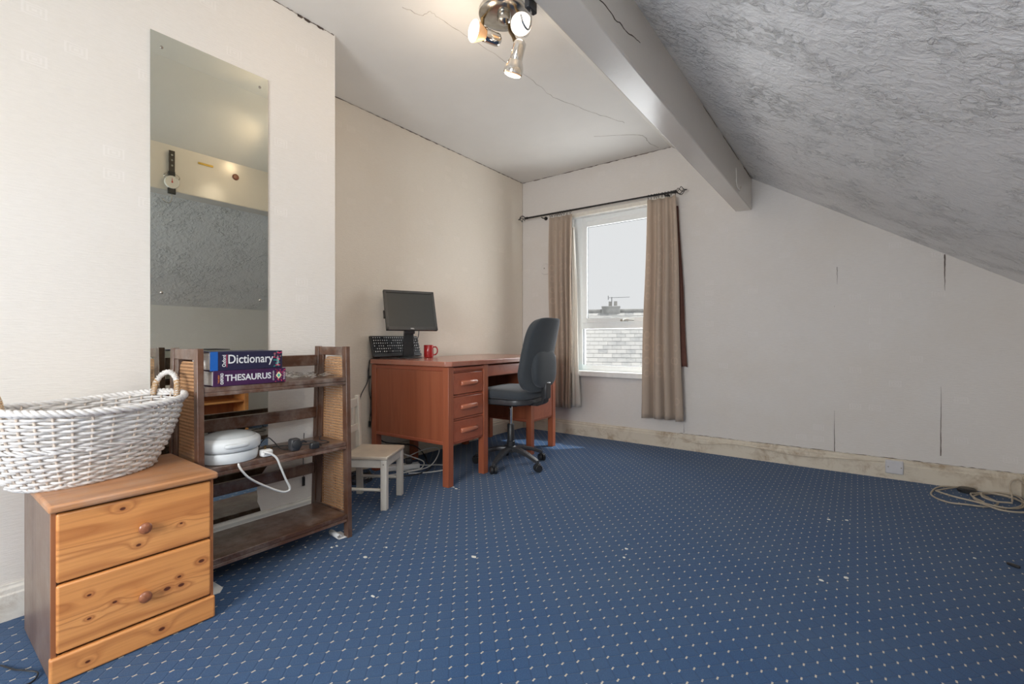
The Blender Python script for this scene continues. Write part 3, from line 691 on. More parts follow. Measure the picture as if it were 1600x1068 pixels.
# ------------------------------------------------------------------ wicker laundry basket
BK = thing('laundry_basket', 'large oval white wicker laundry basket with looped handles on the pine chest', 'basket', (-1.985, .402, .4835), -.0)
def bask_pt(th, t, off=0.0):
    """t = 0 base .. 1 rim; th around; off outward"""
    a0, b0, a1, b1 = .170, .118, .258, .186
    f = t ** .9
    a = a0 + (a1 - a0) * f + .012 * math.sin(PI * t); b = b0 + (b1 - b0) * f + .010 * math.sin(PI * t)
    a += off; b += off
    e = 2 / 2.35
    c, s_ = math.cos(th), math.sin(th)
    u = math.copysign(abs(c) ** e, c) * a; v = math.copysign(abs(s_) ** e, s_) * b
    ang = -.30
    x = .0 + u * math.sin(ang) + v * math.cos(ang); y = u * math.cos(ang) - v * math.sin(ang)
    z = .222 * t + .018 * t * (c * c) 
    return Vector((x + .0 * t, y - .022 + .008 * t, z))
NS = 34; NR = 25
rb = random.Random(4)
weave = MB()
for r in range(NR):
    if r == 13: continue
    t = .03 + .93 * r / (NR - 1); ph = r % 2; pts = []; n = NS * 4
    wob = rb.uniform(-.0008, .0008)
    for i in range(n):
        th = 2 * PI * i / n
        o = .0058 * math.cos(PI * (i / 4 + ph)) ; o = math.copysign(min(abs(o) * 1.35, .0058), o)
        p = bask_pt(th, t, o); p.z += .0012 * math.sin(th * 7 + r) + wob
        pts.append(p)
    weave.tube(pts, .0040 + rb.uniform(-.0003, .0006), 6, closed=True)
tag(weave.build('woven_side', 'wicker', BK, smooth=60), kind='stuff')
# darker band of unpainted weaving inside, twisted waling half way up and at the foot
for t0, r_, nm, mt in ((.52, .0036, 'waling', 'wicker'), (.0, .0048, 'base_rim', 'wicker')):
    m = MB()
    for ph in (0, 2 * PI / 3, 4 * PI / 3):
        pts = []
        for i in range(220):
            th = 2 * PI * i / 220; a = ph + th * NS / 2
            p = bask_pt(th, t0, .0045 * math.cos(a)); p.z += .0045 * math.sin(a) + (.006 if t0 == 0 else 0); pts.append(p)
        m.tube(pts, r_, 6, closed=True)
    m.build(nm, mt, BK, smooth=60)
m = MB()
for ph in (0, 2 * PI / 3, 4 * PI / 3):
    pts = []
    for i in range(260):
        th = 2 * PI * i / 260; a = ph + th * 26
        p = bask_pt(th, 1.0, .006 + .006 * math.cos(a)); p.z += .006 * math.sin(a); pts.append(p)
    m.tube(pts, .0058, 7, closed=True)
m.build('rim', 'wicker', BK, smooth=60)
m = MB()
for k in range(NS):
    th = 2 * PI * k / NS
    m.tube([bask_pt(th, q / 8) for q in range(9)], .0032, 6)
tag(m.build('stakes', 'wicker2', BK, smooth=60), kind='stuff')
m = MB()
for k in range(-7, 8):
    y = k * .0205; 
    w = .110 * math.sqrt(max(0, 1 - (abs(y) / .175) ** 2.35)); 
    P = [Vector((w * s_, y, .009 + .002 * ((k + i) % 2))) for i, s_ in enumerate((-1, -.6, -.2, .2, .6, 1))]
    m.tube([Matrix.Rotation(-.0 + .30, 3, 'Z') @ p for p in P], .0085, 6, flat=.45)
m.build('base', 'wicker2', BK, smooth=60)
for sgn, th in ((1, 0.0), (-1, PI)):
    c = bask_pt(th, 1.0, .006); 
    d = Vector((math.cos(-.30), -math.sin(-.30), 0)) ; outw = Vector((math.sin(-.30), math.cos(-.30), 0)) * sgn
    core = []
    for i in range(17):
        a = PI * i / 16
        core.append(c - outw * .030 + d * (-math.cos(a) * .062) + Vector((0, 0, -.012 + .085 * math.sin(a) ** .8)) + outw * (.014 * math.sin(a)))
    m = MB().tube(core, .0065, 8)
    fine = spline(core, 8); coil = []
    for i, p in enumerate(fine):
        if i < 14 or i > len(fine) - 15: continue
        dd = (fine[min(i + 1, len(fine) - 1)] - fine[i - 1]).normalized(); u, w, _ = m.frame(dd); a = i * 1.15
        coil.append(p + u * math.cos(a) * .0078 + w * math.sin(a) * .0078)
    m.tube(coil, .0030, 5)
    hd = m.build('handle', 'wicker', BK, smooth=60)
    for rng_ in ((range(0, 26)), (range(len(fine) - 26, len(fine)))):
        cc = []; e = MB()
        for i in rng_:
            for q in range(3):
                p = fine[i]; dd = (fine[min(i + 1, len(fine) - 1)] - fine[max(i - 1, 0)]).normalized(); u, w, _ = m.frame(dd); a = (i * 3 + q) * .9
                cc.append(p + u * math.cos(a) * .0085 + w * math.sin(a) * .0085)
        e.tube(cc, .0022, 5); e.build('cane_wrap', 'wicker_nat', hd, smooth=60)

# ------------------------------------------------------------------ folding bookcase with cane ends
bx, by = -2.04, .975
bc = thing('folding_bookcase', 'dark brown folding bookcase with woven cane end panels beneath the mirror', 'bookcase', (bx, by, 0))
Y0, Y1 = .664, 1.292; HB = .884
def q(x, y, z): return (x - bx, y - by, z)
for (ya, yb) in ((Y0, Y0 + .022), (Y1 - .022, Y1)):
    # front post leans slightly: foot further out than head; back post against the wall
    def post(xb0, xb1, xt0, xt1, zt=HB, za=0.0):
        return MB().hexa([q(xb0, ya, za), q(xb1, ya, za), q(xb1, yb, za), q(xb0, yb, za), q(xt0, ya, zt), q(xt1, ya, zt), q(xt1, yb, zt), q(xt0, yb, zt)])
    post(-1.922, -1.887, -1.938, -1.905).build('end_post', 'dkwood', bc, bevel=.002)
    post(-2.205, -2.172, -2.168, -2.136).build('end_post', 'dkwood', bc, bevel=.002)
    MB().hexa([q(-2.140, ya + .003, .842), q(-1.936, ya + .003, .842), q(-1.936, yb - .003, .842), q(-2.140, yb - .003, .842), q(-2.14, ya + .003, HB - .002), q(-1.937, ya + .003, HB - .002), q(-1.937, yb - .003, HB - .002), q(-2.14, yb - .003, HB - .002)]).build('end_rail', 'dkwood_h', bc, bevel=.002)
    ym = (ya + yb) / 2
    MB().hexa([q(-2.175, ya + .003, .085), q(-1.920, ya + .003, .085), q(-1.920, yb - .003, .085), q(-2.175, yb - .003, .085), q(-2.172, ya + .003, .115), q(-1.921, ya + .003, .115), q(-1.921, yb - .003, .115), q(-2.172, yb - .003, .115)]).build('end_rail', 'dkwood_h', bc, bevel=.002)
    # inner stiles framing the cane panel
    MB().hexa([q(-2.165, ya + .004, .115), q(-2.12, ya + .004, .115), q(-2.12, yb - .004, .115), q(-2.165, yb - .004, .115), q(-2.135, ya + .004, .842), q(-2.10, ya + .004, .842), q(-2.10, yb - .004, .842), q(-2.135, yb - .004, .842)]).build('stile', 'dkwood', bc, bevel=.0015)
    # cane sheet with rounded top corners
    P = []
    xl0, xl1, xt0, xt1 = -2.120, -1.921, -2.100, -1.938
    P = [(xl0, .115), (xl1, .115), (xt1, .80)] + [(xt1 - .035 + .035 * math.cos(a), .80 + .035 * math.sin(a)) for a in (.5, 1.0, PI / 2)] + [(xt0 + .035 - .035 * math.sin(a), .80 + .035 * math.cos(a)) for a in (.0, .5, 1.0, PI / 2)]
    MB().prism([q(x, ym - .001, z) for x, z in P], (0, .002, 0)).build('cane_panel', 'cane', bc, smooth=0)
def shelf(z, xf, xb_, th=.020):
    return MB().span(q(xb_, Y0 + .023, z - th), q(xf, Y1 - .023, z))
for z, xf, dd_ in ((.742, -1.905, .205), (.445, -1.899, .22), (.110, -1.892, .268)):
    s_ = shelf(z, xf, xf - dd_).build('shelf', 'dkwood_h', bc, bevel=.0025)
    MB().span(q(xf - .012, Y0 + .023, z - .034), q(xf, Y1 - .023, z - .0205)).build('front_lip', 'dkwood_h', s_, bevel=.002)
for z, x in ((.815, -2.150), (.558, -2.160), (.280, -2.175)):
    MB().span(q(x - .009, Y0 + .023, z - .026), q(x + .009, Y1 - .023, z + .026)).build('back_rail', 'dkwood_h', bc, bevel=.003)
for z in (.73, .43):
    MB().lathe([(.006, 0), (.006, .001), (.0001, .002)], 12, q(-1.912, Y0 - .0, z), (0, -1, 0), cap=False).build('screw', 'steel', bc)

# ------------------------------------------------------------------ dictionary and thesaurus on the top shelf
SR = rows((0, 0, 1), (1, 0, 0), (0, 1, 0))         # text x -> world y, text y -> world z, text z -> world x
SV = rows((0, 0, 1), (0, -1, 0), (1, 0, 0))         # reads upwards: text x -> z, text y -> -y
def spine_text(body, parent, y, z, h, mat, vert=False, wmax=None, name='title', x=0.0, bold=.0):
    t = text_mb(body, h / .72, .0006, bold); sx = 1
    if wmax: sx = wmax / t.w
    t.v = [(v[0] * sx, v[1], v[2]) for v in t.v]
    t.xf(SV if vert else SR, (x + .0005, y, z)); return t.build(name, mat, parent, smooth=0)
bk = thing('book', 'thick purple thesaurus, the lower of two books on the bookcase', 'book', (-1.985, .850, .7425), 0.0, 'books on the bookcase')
# lower book: thesaurus, y .722 .. .985
def book(par, L_, W_, H_, cover, sp=.004):
    xf = W_ / 2
    MB().span((-W_ / 2, -L_ / 2 + .004, .003), (xf - .004, L_ / 2 - .004, H_ - .003)).build('page_block', 'pages', par, bevel=.001)
    MB().span((-W_ / 2 - .002, -L_ / 2, 0), (xf, L_ / 2, .003)).build('cover_board', cover, par)
    MB().span((-W_ / 2 - .002, -L_ / 2, H_ - .003), (xf, L_ / 2, H_)).build('cover_board', cover, par)
    s_ = MB().span((xf - .003, -L_ / 2, .0), (xf + .001, L_ / 2, H_)).build('spine', cover, par, bevel=.001)
    return xf + .0015
x = book(bk, .270, .165, .058, 'purple')
spine_text('THESAURUS', bk, -.095, .019, .024, 'print', wmax=.170, bold=.0006, x=x)
spine_text('OXFORD', bk, -.101, .007, .010, 'print', True, wmax=.042, name='publisher_lettering', x=x, bold=.0004)
spine_text('THE NEW', bk, -.114, .012, .0055, 'orange_p', True, wmax=.030, name='small_lettering', x=x)
spine_text('OF ENGLISH', bk, .087, .010, .0055, 'print', True, wmax=.038, name='small_lettering', x=x)
MB().prism([(x, .094, .029), (x, .106, .014), (x, .118, .029), (x, .106, .044)], (.0006, 0, 0)).build('emblem', 'cream_p', bk, smooth=0)
MB().prism([(x + .0007, .100, .029), (x + .0007, .106, .021), (x + .0007, .112, .029), (x + .0007, .106, .037)], (.0005, 0, 0)).build('emblem_centre', 'teal', bk, smooth=0)
m = MB(); rr = random.Random(2)
for k in range(26):
    yy = rr.uniform(.092, .133); zz = rr.uniform(.003, .054)
    if abs(yy - .106) / .013 + abs(zz - .029) / .017 < 1: continue
    m.box((x + .0002, yy, zz), (.0006, rr.uniform(.002, .005), rr.uniform(.002, .005)), Matrix.Rotation(rr.uniform(0, 1.5), 3, 'X'))
m.build('cover_print', 'pink', bk, smooth=0)
spine_text('ENGLISH', bk, .131, .012, .006, 'print', True, wmax=.030, name='small_lettering', x=x)
b2 = thing('book', 'thick navy dictionary with a bright blue band, lying on top of the thesaurus', 'book', (-1.990, .838, .801), .012, 'books on the bookcase')
x = book(b2, .268, .170, .071, 'navy')
MB().span((x - .003, -.1335, .0005), (x + .0004, -.108, .0705)).build('blue_band', 'cblue', b2)
spine_text('Dictionary', b2, -.072, .026, .034, 'print', wmax=.168, bold=.0004, x=x)
spine_text('Oxford', b2, -.081, .014, .013, 'print', True, wmax=.044, name='publisher_lettering', x=x, bold=.0003)
MB().span((x - .003, -.078, .012), (x + .0004, -.0765, .060)).build('red_rule', 'pink', b2)
m = MB(); m2 = MB()
for k in range(30):
    (m if k % 2 else m2).box((x + .0002, rr.uniform(.100, .132), rr.uniform(.006, .066)), (.0006, rr.uniform(.003, .008), rr.uniform(.002, .006)), Matrix.Rotation(rr.uniform(0, 1.5), 3, 'X'))
m.build('cover_print', 'pink', b2, smooth=0); m2.build('cover_print', 'teal', b2, smooth=0)
spine_text('ENGLISH', b2, .118, .012, .007, 'print', True, wmax=.035, name='small_lettering', x=x)

# crumpled clear plastic bag on the top shelf
m = MB(); nb = 18; vs = []; rr = random.Random(9)
for j in range(nb + 1):
    for i in range(nb + 1):
        u, v = i / nb, j / nb
        px = -2.09 + .165 * v + .01 * math.sin(7 * u); py = 1.035 + .205 * u - .02 * math.sin(5 * v)
        pz = .747 + abs(.016 * math.sin(9 * u + 4 * v) * math.sin(6 * v + 1) + rr.uniform(-.004, .004)) + .018 * max(0, 1 - abs(u - .3) * 4) * (1 - v)
        vs.append((px + 2.0, py - 1.14, pz - .743))
m.add(vs, [(j * (nb + 1) + i, j * (nb + 1) + i + 1, (j + 1) * (nb + 1) + i + 1, (j + 1) * (nb + 1) + i) for j in range(nb) for i in range(nb)])
o = m.build('plastic_bag', 'bag', None, smooth=25); o.location = (-2.0, 1.14, .743)
tag(o, 'crumpled clear plastic bag on the top shelf beside the books', 'bag')

# ------------------------------------------------------------------ round grey-white electric grill on the middle shelf
gr = thing('electric_grill', 'round pale grey electric cooker with a domed lid on the middle shelf', 'appliance', (-1.985, .803, .4455))
def oval(prof, sx=1.0, sy=1.0, n=40):
    m = MB().lathe(prof, n); m.v = [(v[0] * sx, v[1] * sy, v[2]) for v in m.v]; return m
oval([(.075, 0), (.093, .002), (.096, .012), (.098, .034), (.095, .040), (.080, .042)], .98, 1.05).build('base', 'appl', gr)
oval([(.080, .041), (.097, .043), (.104, .050), (.106, .060), (.1055, .078), (.102, .086), (.090, .094), (.085, .093), (.070, .090), (.03, .0895), (.0001, .0895)], .98, 1.05).build('lid', 'appl', gr)
oval([(.0865, .0935), (.078, .102), (.055, .108), (.025, .110), (.0001, .110)], .98, 1.05).build('lid_window', 'appl_grey', gr)
m = superq((.088, -.010, .070), (.022, .045, .010), .6, .6, 20, 10); m.build('lid_handle', 'appl', gr)
MB().lathe([(.0085, 0), (.0085, .0012), (.0001, .0016)], 20, (.080, -.028, .0895), (.35, 0, .94), cap=False).build('badge', 'blackp2', gr)
MB().box((-.088, .02, .090), (.022, .05, .014)).build('hinge', 'chrome_dull', gr, bevel=.003)
P = spline([(-1.90, .905, .452), (-1.893, .875, .462), (-1.885, .885, .470), (-1.875, .905, .466), (-1.872, .932, .443), (-1.87, .948, .402), (-1.868, .969, .346), (-1.868, .985, .310), (-1.868, .975, .298), (-1.868, .942, .307), (-1.868, .87, .353), (-1.868, .826, .388), (-1.872, .802, .420), (-1.885, .796, .440), (-1.892, .800, .4500), (-1.93, .80, .4505)], 6)
P = [p for p in P if p.z > 0]
cg = thing('power_lead', 'white power lead with its plug, looping over the edge of the middle shelf', 'cable', (-1.88, .90, .445))
ofs = Vector((-1.88, .90, .445))
MB().tube([p - ofs for p in P[12:-9]], .0042, 10).build('cable', 'cable_w', cg)
pl = superq((-.035, .012, .016), (.020, .022, .014), .4, .5, 20, 10).build('plug', 'whitep', cg)
m = MB(); m.box((-.040, .010, .036), (.004, .008, .018)); m.box((-.028, .030, .030), (.004, .006, .012)); m.build('plug_pin', 'brass', pl)
MB().tube([(-.020, .004, .018), (-.006, -.010, .024), (.002, -.018, .022)], .0060, 8).build('cord_grip', 'whitep', pl)

# ------------------------------------------------------------------ black plug adapter with its lead
ka = thing('power_adapter', 'black mains plug and tangled lead on the right of the middle shelf', 'adapter', (-1.95, 1.05, .4455))
oo = Vector((-1.95, 1.05, .4455))
b_ = superq((.030, -.018, .026), (.019, .021, .026), .35, .45, 20, 12).build('plug', 'blackp2', ka)
MB().lathe([(.018, 0), (.020, .004), (.020, .010), (.012, .013)], 18, (.047, -.018, .028), (1, -.2, 0), cap=True).build('plug_face', 'blackp', b_)
MB().tube([(.035, .0, .030), (.040, .018, .036), (.045, .03, .030)], [.006, .005, .0035], 8).build('cord_grip', 'blackp', b_)
superq((.065, .052, .014), (.012, .020, .014), .35, .4, 16, 10).build('connector', 'blackp', ka)
P = spline([Vector(p) - oo for p in [(-1.905, 1.08, .478), (-1.89, 1.10, .478), (-1.885, 1.105, .465), (-1.91, 1.15, .4495), (-1.97, 1.17, .4495), (-2.02, 1.165, .4495), (-2.03, 1.12, .4495), (-1.95, 1.06, .4495), (-1.96, 1.00, .452), (-1.98, .975, .485), (-1.99, .955, .505), (-2.0, .935, .49), (-2.02, .93, .460), (-2.05, .96, .4495), (-2.04, 1.02, .4495), (-1.98, 1.10, .4495), (-1.93, 1.19, .4495), (-1.95, 1.20, .452), (-1.965, 1.175, .462), (-1.96, 1.178, .480)]], 6)
MB().tube(P, .0022, 7).build('cable', 'cable_k', ka)
# black cord with a small connector hanging behind the shelf
o = thing('hanging_lead', 'thin black lead with a small connector hanging below the middle shelf against the wall', 'cable', (-2.205, 1.235, .19))
MB().tube(spline([(.0, .0, .262), (-.008, .002, .20), (-.004, -.002, .12), (-.006, .0, .045)], 5), .0020, 6).build('cable', 'cable_k', o)
MB().box((-.006, 0, .022), (.009, .014, .046)).build('connector', 'blackp', o, bevel=.003)

# ------------------------------------------------------------------ scraps by the bookcase foot
o = MB(); prof = [(0, 0), (.050, 0)]
P = [(.052, .001), (.030, .003), (.004, .003), (-.004, .008), (-.004, .018), (.004, .022), (.014, .018), (.014, .010)]
m = MB(); n = len(P); 
vs = [(-.055, a, z) for a, z in P] + [(.030, a, z) for a, z in P]
m.add(vs, [(i, i + 1, n + i + 1, n + i) for i in range(n - 1)]); 
o = m.build('plastic_strip', 'whitep', None, solid=.002, smooth=70); o.location = (-1.930, 1.232, .002); o.rotation_euler = (0, 0, -.12)
tag(o, 'curled white plastic strip on the carpet at the right foot of the bookcase', 'plastic strip')
o = MB().prism([(0, 0, 0), (.075, .004, 0), (.102, -.016, 0), (.100, -.035, 0), (.05, -.10, 0), (-.02, -.08, 0)], (0, 0, .003)).build('paper_scrap', 'paper', None, smooth=0)
o.location = (-1.955, .735, .0005); tag(o, 'corner of a white paper sheet on the carpet beside the pine chest', 'paper')
o = MB().tube(spline([(-1.93, .19, .004), (-1.87, .21, .006), (-1.83, .225, .012), (-1.80, .246, .006), (-1.77, .225, .003), (-1.79, .17, .003), (-1.85, .12, .003)], 6), .0022, 6).build('floor_cable', 'cable_k')
tag(o, 'thin black cable on the carpet at the left foot of the pine chest', 'cable')
scr = [(-1.859, 1.168, .006, 'tiny pale scrap of litter just in front of the curled white plastic strip'), (-1.853, 1.190, .007, 'second pale scrap beside the curled plastic strip, nearer the bookcase foot'), (-1.662, 1.201, .009, 'long cream crumb on the carpet right of the bookcase foot'),
       (-1.665, 1.312, .005, 'tiny pale crumb further right of the bookcase foot towards the small chair'), (-1.387, 1.034, .007, 'small pale flake on open carpet in front of the bookcase'), (-1.299, 1.475, .011, 'largest white scrap alone on the open carpet before the desk'),
       (-.812, 1.93, .007, 'small white flake in the middle of the carpet, upper of a pair'), (-.787, 1.847, .006, 'small white flake in the middle of the carpet, lower of a pair'),
       (-.118, 2.857, .009, 'white sliver on the carpet towards the socket plate, left of two'), (-.043, 2.901, .007, 'white sliver on the carpet towards the socket plate, right of two'),
       (-.113, 2.122, .009, 'white sliver on the nearer right carpet, left of two'), (-.036, 2.201, .009, 'white sliver on the nearer right carpet, right of two'),
       (-2.009, 2.094, .006, 'tiny white scrap at the front left desk leg'), (-1.975, 2.080, .010, 'larger white scrap just right of the front left desk leg'), (.392, 2.719, .005, 'tiny pale crumb left of the black lump near the right wall'), (-1.953, 1.10, .005, 'tiny pale crumb on the carpet under the front edge of the bottom shelf')]
for x, y, r_, lab in scr:
    k = 6; a0 = random.uniform(0, 6)
    pp = [(r_ * random.uniform(.5, 1.1) * math.cos(a0 + 2 * PI * i / k) * 1.3, r_ * random.uniform(.4, .9) * math.sin(a0 + 2 * PI * i / k), 0) for i in range(k)]
    o = MB().prism(pp, (0, 0, .003)).build('debris_scrap', 'debris', None, smooth=0); o.location = (x, y, .0005)
    tag(o, lab, 'litter', 'pale scraps of litter on the carpet')
o = superq((0, 0, .006), (.022, .008, .006), .7, .7, 14, 8).build('debris_lump', 'blackp'); o.location = (.505, 2.715, 0); o.rotation_euler = (0, 0, -.7)
tag(o, 'small black lump of litter on the carpet near the right wall', 'litter')

# ------------------------------------------------------------------ child's chair
st = thing('childs_chair', 'small cream painted childs chair standing between bookcase and desk', 'chair', (-2.212, 1.640, 0), math.radians(121))
# local x: from front-right leg towards the far leg (u); local -y: towards the backrest... axis v = local +y
SZ = .288
LP = .122
for sx in (-1, 1):
    MB().box((sx * LP, -LP, (SZ - .018) / 2), (.034, .034, SZ - .018)).build('leg', 'stool', st, bevel=.003)
for sx in (-1, 1):
    MB().hexa([(sx * LP - .016, LP - .017, 0), (sx * LP + .016, LP - .017, 0), (sx * LP + .016, LP + .017, 0), (sx * LP - .016, LP + .017, 0),
               (sx * LP - .014, LP + .005, .585), (sx * LP + .014, LP + .005, .585), (sx * LP + .014, LP + .028, .585), (sx * LP - .014, LP + .028, .585)]).build('back_leg', 'stool', st, bevel=.003)
MB().box((0, -.014, SZ - .008), (.290, .262, .018)).build('seat', 'stool_seat', st, bevel=.005)
for sx in (-1, 1): MB().box((sx * LP, 0, SZ - .040), (.018, .21, .045)).build('apron', 'stool', st, bevel=.002)
MB().box((0, -LP, SZ - .040), (.21, .018, .045)).build('apron', 'stool', st, bevel=.002)
MB().box((0, LP, SZ - .040), (.21, .018, .045)).build('apron', 'stool', st, bevel=.002)
for sx in (-1, 1): MB().cyl((sx * LP, -.11, .105), (sx * LP, .11, .105), .009, n=12).build('stretcher', 'stool', st)
MB().box((0, LP + .016, .545), (.215, .014, .050), ).build('back_rail', 'stool', st, bevel=.003)
MB().box((0, LP + .012, .400), (.215, .014, .040)).build('back_rail', 'stool', st, bevel=.003)
for xx in (-.055, 0, .055): MB().box((xx, LP + .014, .470), (.022, .009, .105)).build('back_slat', 'stool', st, bevel=.002)
MB().cyl((-LP - .0165, -LP, SZ - .042), (-LP - .018, -LP, SZ - .042), .004, n=10).build('bolt', 'steel', st)

# ------------------------------------------------------------------ pedestal desk
# local frame: origin near-left front foot corner; +x along the desk (world +Y), +y towards the wall (world -X)
DR = math.atan2(.066, 1.35)
dk = thing('pedestal_desk', 'red-brown wooden pedestal desk with three drawers on its near end', 'desk', (-2.022, 2.062, 0), PI / 2 + DR)
DL, DD, DH = 1.375, .715, .778
def leg(x, y, s=.048): return MB().span((x, y, 0), (x + s, y + s, DH - .035))
for x in (0, .36, .975, DL - .048):
    for y in (0, DD - .048):
        leg(x, y).build('leg', 'desk_v', dk, bevel=.002)
# top with clipped corners
T = MB().prism([(-.012, .020, DH - .032), (.020, -.014, DH - .032), (DL - .02, -.014, DH - .032), (DL + .012, .020, DH - .032), (DL + .012, DD + .0, DH - .032), (-.012, DD + .0, DH - .032)], (0, 0, .032))
T.build('desk_top', 'desk_top', dk, bevel=.004)
def ped(x0, x1, n):
    ZB = .256
    MB().span((x0 + .006, .046, ZB + .022), (x0 + .016, DD - .046, DH - .034)).build('end_panel', 'desk_v', dk)
    MB().span((x0 + .002, .046, ZB), (x0 + .020, DD - .046, ZB + .022)).build('end_rail', 'desk_h', dk, bevel=.004)
    MB().span((x0 + .002, .046, DH - .062), (x0 + .018, DD - .046, DH - .036)).build('end_rail', 'desk_h', dk, bevel=.004)
    MB().span((x1 - .016, .046, ZB), (x1 - .006, DD - .046, DH - .034)).build('inner_panel', 'desk_v', dk)
    MB().span((x0 + .048, DD - .03, ZB), (x1 - .048, DD - .02, DH - .034)).build('back_panel', 'desk_v', dk)
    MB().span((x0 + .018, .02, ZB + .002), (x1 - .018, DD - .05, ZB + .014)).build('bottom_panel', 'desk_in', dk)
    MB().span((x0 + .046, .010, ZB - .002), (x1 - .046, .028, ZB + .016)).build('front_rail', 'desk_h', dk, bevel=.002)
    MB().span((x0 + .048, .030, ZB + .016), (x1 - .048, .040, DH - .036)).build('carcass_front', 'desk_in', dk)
ped(0, .408, 3); ped(.975, DL, 2)
def handle(w): 
    m = MB(); n = 14; vs = []
    prof = [(0, -.015), (-.014, -.015), (-.021, -.006), (-.019, .010), (-.012, .016), (0, .016)]
    for s_, k in ((-1, 1.0), (-.86, 1.0), (.86, 1.0), (1, 1.0)):
        f = .55 if abs(s_) == 1 else 1
        vs += [(s_ * w / 2, a * f, z * (.86 if abs(s_) == 1 else 1)) for a, z in prof]
    N = len(prof); fs = [tuple(range(N)), tuple(range(3 * N, 4 * N))]
    for j in range(3): fs += [(j * N + i, j * N + (i + 1) % N, (j + 1) * N + (i + 1) % N, (j + 1) * N + i) for i in range(N)]
    return m.add(vs, fs)
def drawer(x0, x1, z0, z1, hw=.165, hmat='desk_handle', name='drawer', y=.014):
    d = MB().box((0, 0, 0), (x1 - x0, .020, z1 - z0)).build(name, 'desk_h', dk, bevel=.003); d.location = ((x0 + x1) / 2, y, (z0 + z1) / 2)
    if hw:
        h_ = handle(hw).build('handle', hmat, d, bevel=.003); h_.location = (.0, -.010, .0)
    return d
drawer(.052, .356, .268, .399); drawer(.052, .356, .417, .549); drawer(.052, .356, .568, .703)
drawer(.052, .356, .717, .738, 0, name='writing_slide', y=.010)
for z in (.4, .55, .704): MB().span((.048, .012, z + .002), (.360, .028, z + .014)).build('drawer_divider', 'desk_h', dk)
drawer(.410, .973, .660, .736, .0, name='centre_drawer', y=.020)
drawer(1.027, DL - .052, .268, .560); drawer(1.027, DL - .052, .585, .703)
drawer(1.027, DL - .052, .717, .738, 0, name='writing_slide', y=.010)
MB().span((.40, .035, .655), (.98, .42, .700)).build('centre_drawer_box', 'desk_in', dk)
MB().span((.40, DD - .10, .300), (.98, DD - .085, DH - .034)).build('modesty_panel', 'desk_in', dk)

# ------------------------------------------------------------------ monitor, keyboard, mug on the desk
ZD = DH + .0005
mo = thing('computer_monitor', 'dark flat square computer monitor on a black stand on the desk', 'monitor', (-2.608, 2.270, ZD), 0)
nrm = Vector((.912, -.406, 0)).normalized(); wd = Vector((.406, .912, 0)).normalized()
tl = math.radians(19); up = Vector((-nrm.x * math.sin(tl), -nrm.y * math.sin(tl), math.cos(tl))); fn = up.cross(wd) * -1
if fn.dot(nrm) < 0: fn = -fn
RM = Matrix((wd, fn, up)).transposed()       # local x -> width, y -> towards viewer, z -> up
cM = Vector((0, 0, .345))
def mpart(mb, name, mat, par=mo, **k): mb.xf(RM, cM); return mb.build(name, mat, par, **k)
WM, HM = .375, .305
b_ = MB()
for a, b in (((-WM / 2, -.012, -HM / 2), (WM / 2, .014, -HM / 2 + .024)), ((-WM / 2, -.012, HM / 2 - .019), (WM / 2, .014, HM / 2)), ((-WM / 2, -.012, -HM / 2), (-WM / 2 + .018, .014, HM / 2)), ((WM / 2 - .018, -.012, -HM / 2), (WM / 2, .014, HM / 2))): b_.span(a, b)
bz = mpart(b_, 'bezel', 'bezel', bevel=.002)
mpart(MB().span((-WM / 2 + .014, -.01, -HM / 2 + .02), (WM / 2 - .014, .008, HM / 2 - .015)), 'screen', 'screen')
mpart(MB().span((-WM / 2 + .01, -.030, -HM / 2 + .01), (WM / 2 - .01, -.011, HM / 2 - .01)), 'back_shell', 'blackp', bevel=.006)
mpart(MB().span((-.10, -.055, -.10), (.10, -.028, .08)), 'rear_housing', 'blackp', bevel=.008)
mpart(MB().span((-WM / 2 - .008, -.018, -.06), (-WM / 2 + .004, -.004, .0)), 'side_usb_block', 'blackp', bevel=.002)
t = text_mb('DELL', .012, .0006, .0004); t.xf(rows((1, 0, 0), (0, 0, 1), (0, 1, 0)), (-.016, .0145, -HM / 2 + .006))
mpart(t, 'logo', 'print', smooth=0)
m = MB()
for i in range(5): m.box((.10 + .018 * i, .0145, -HM / 2 + .011), (.007, .001, .003))
mpart(m, 'buttons', 'blackp2')
# stand
st_c = -nrm * .045
MB().lathe([(.085, 0), (.085, .006), (.075, .012), (.03, .016), (.0001, .017)], 36).xf(Matrix.Scale(1, 3)).build('stand_base', 'blackp', mo)
Rs = Matrix((wd, nrm, Vector((0, 0, 1)))).transposed()
m = MB().hexa([(-.042, -.010, .012), (.042, -.010, .012), (.042, .010, .012), (-.042, .010, .012), (-.030, -.012, .33), (.030, -.012, .33), (.030, .006, .33), (-.030, .006, .33)])
m.xf(Rs, st_c); m.build('stand_neck', 'blackp', mo, bevel=.004)
m = MB().box((0, .022, .20), (.075, .03, .045)); m.xf(Rs, st_c); m.build('hinge_block', 'blackp2', mo, bevel=.006)
P = spline([(nrm * -.02 + wd * .07) + Vector((0, 0, .20)), nrm * -.0 + wd * .055 + Vector((0, 0, .15)), nrm * -.03 + wd * .03 + Vector((0, 0, .09)), nrm * -.06 + Vector((0, 0, .05))], 5)
MB().tube(P, .003, 6).build('cable', 'cable_k', mo)

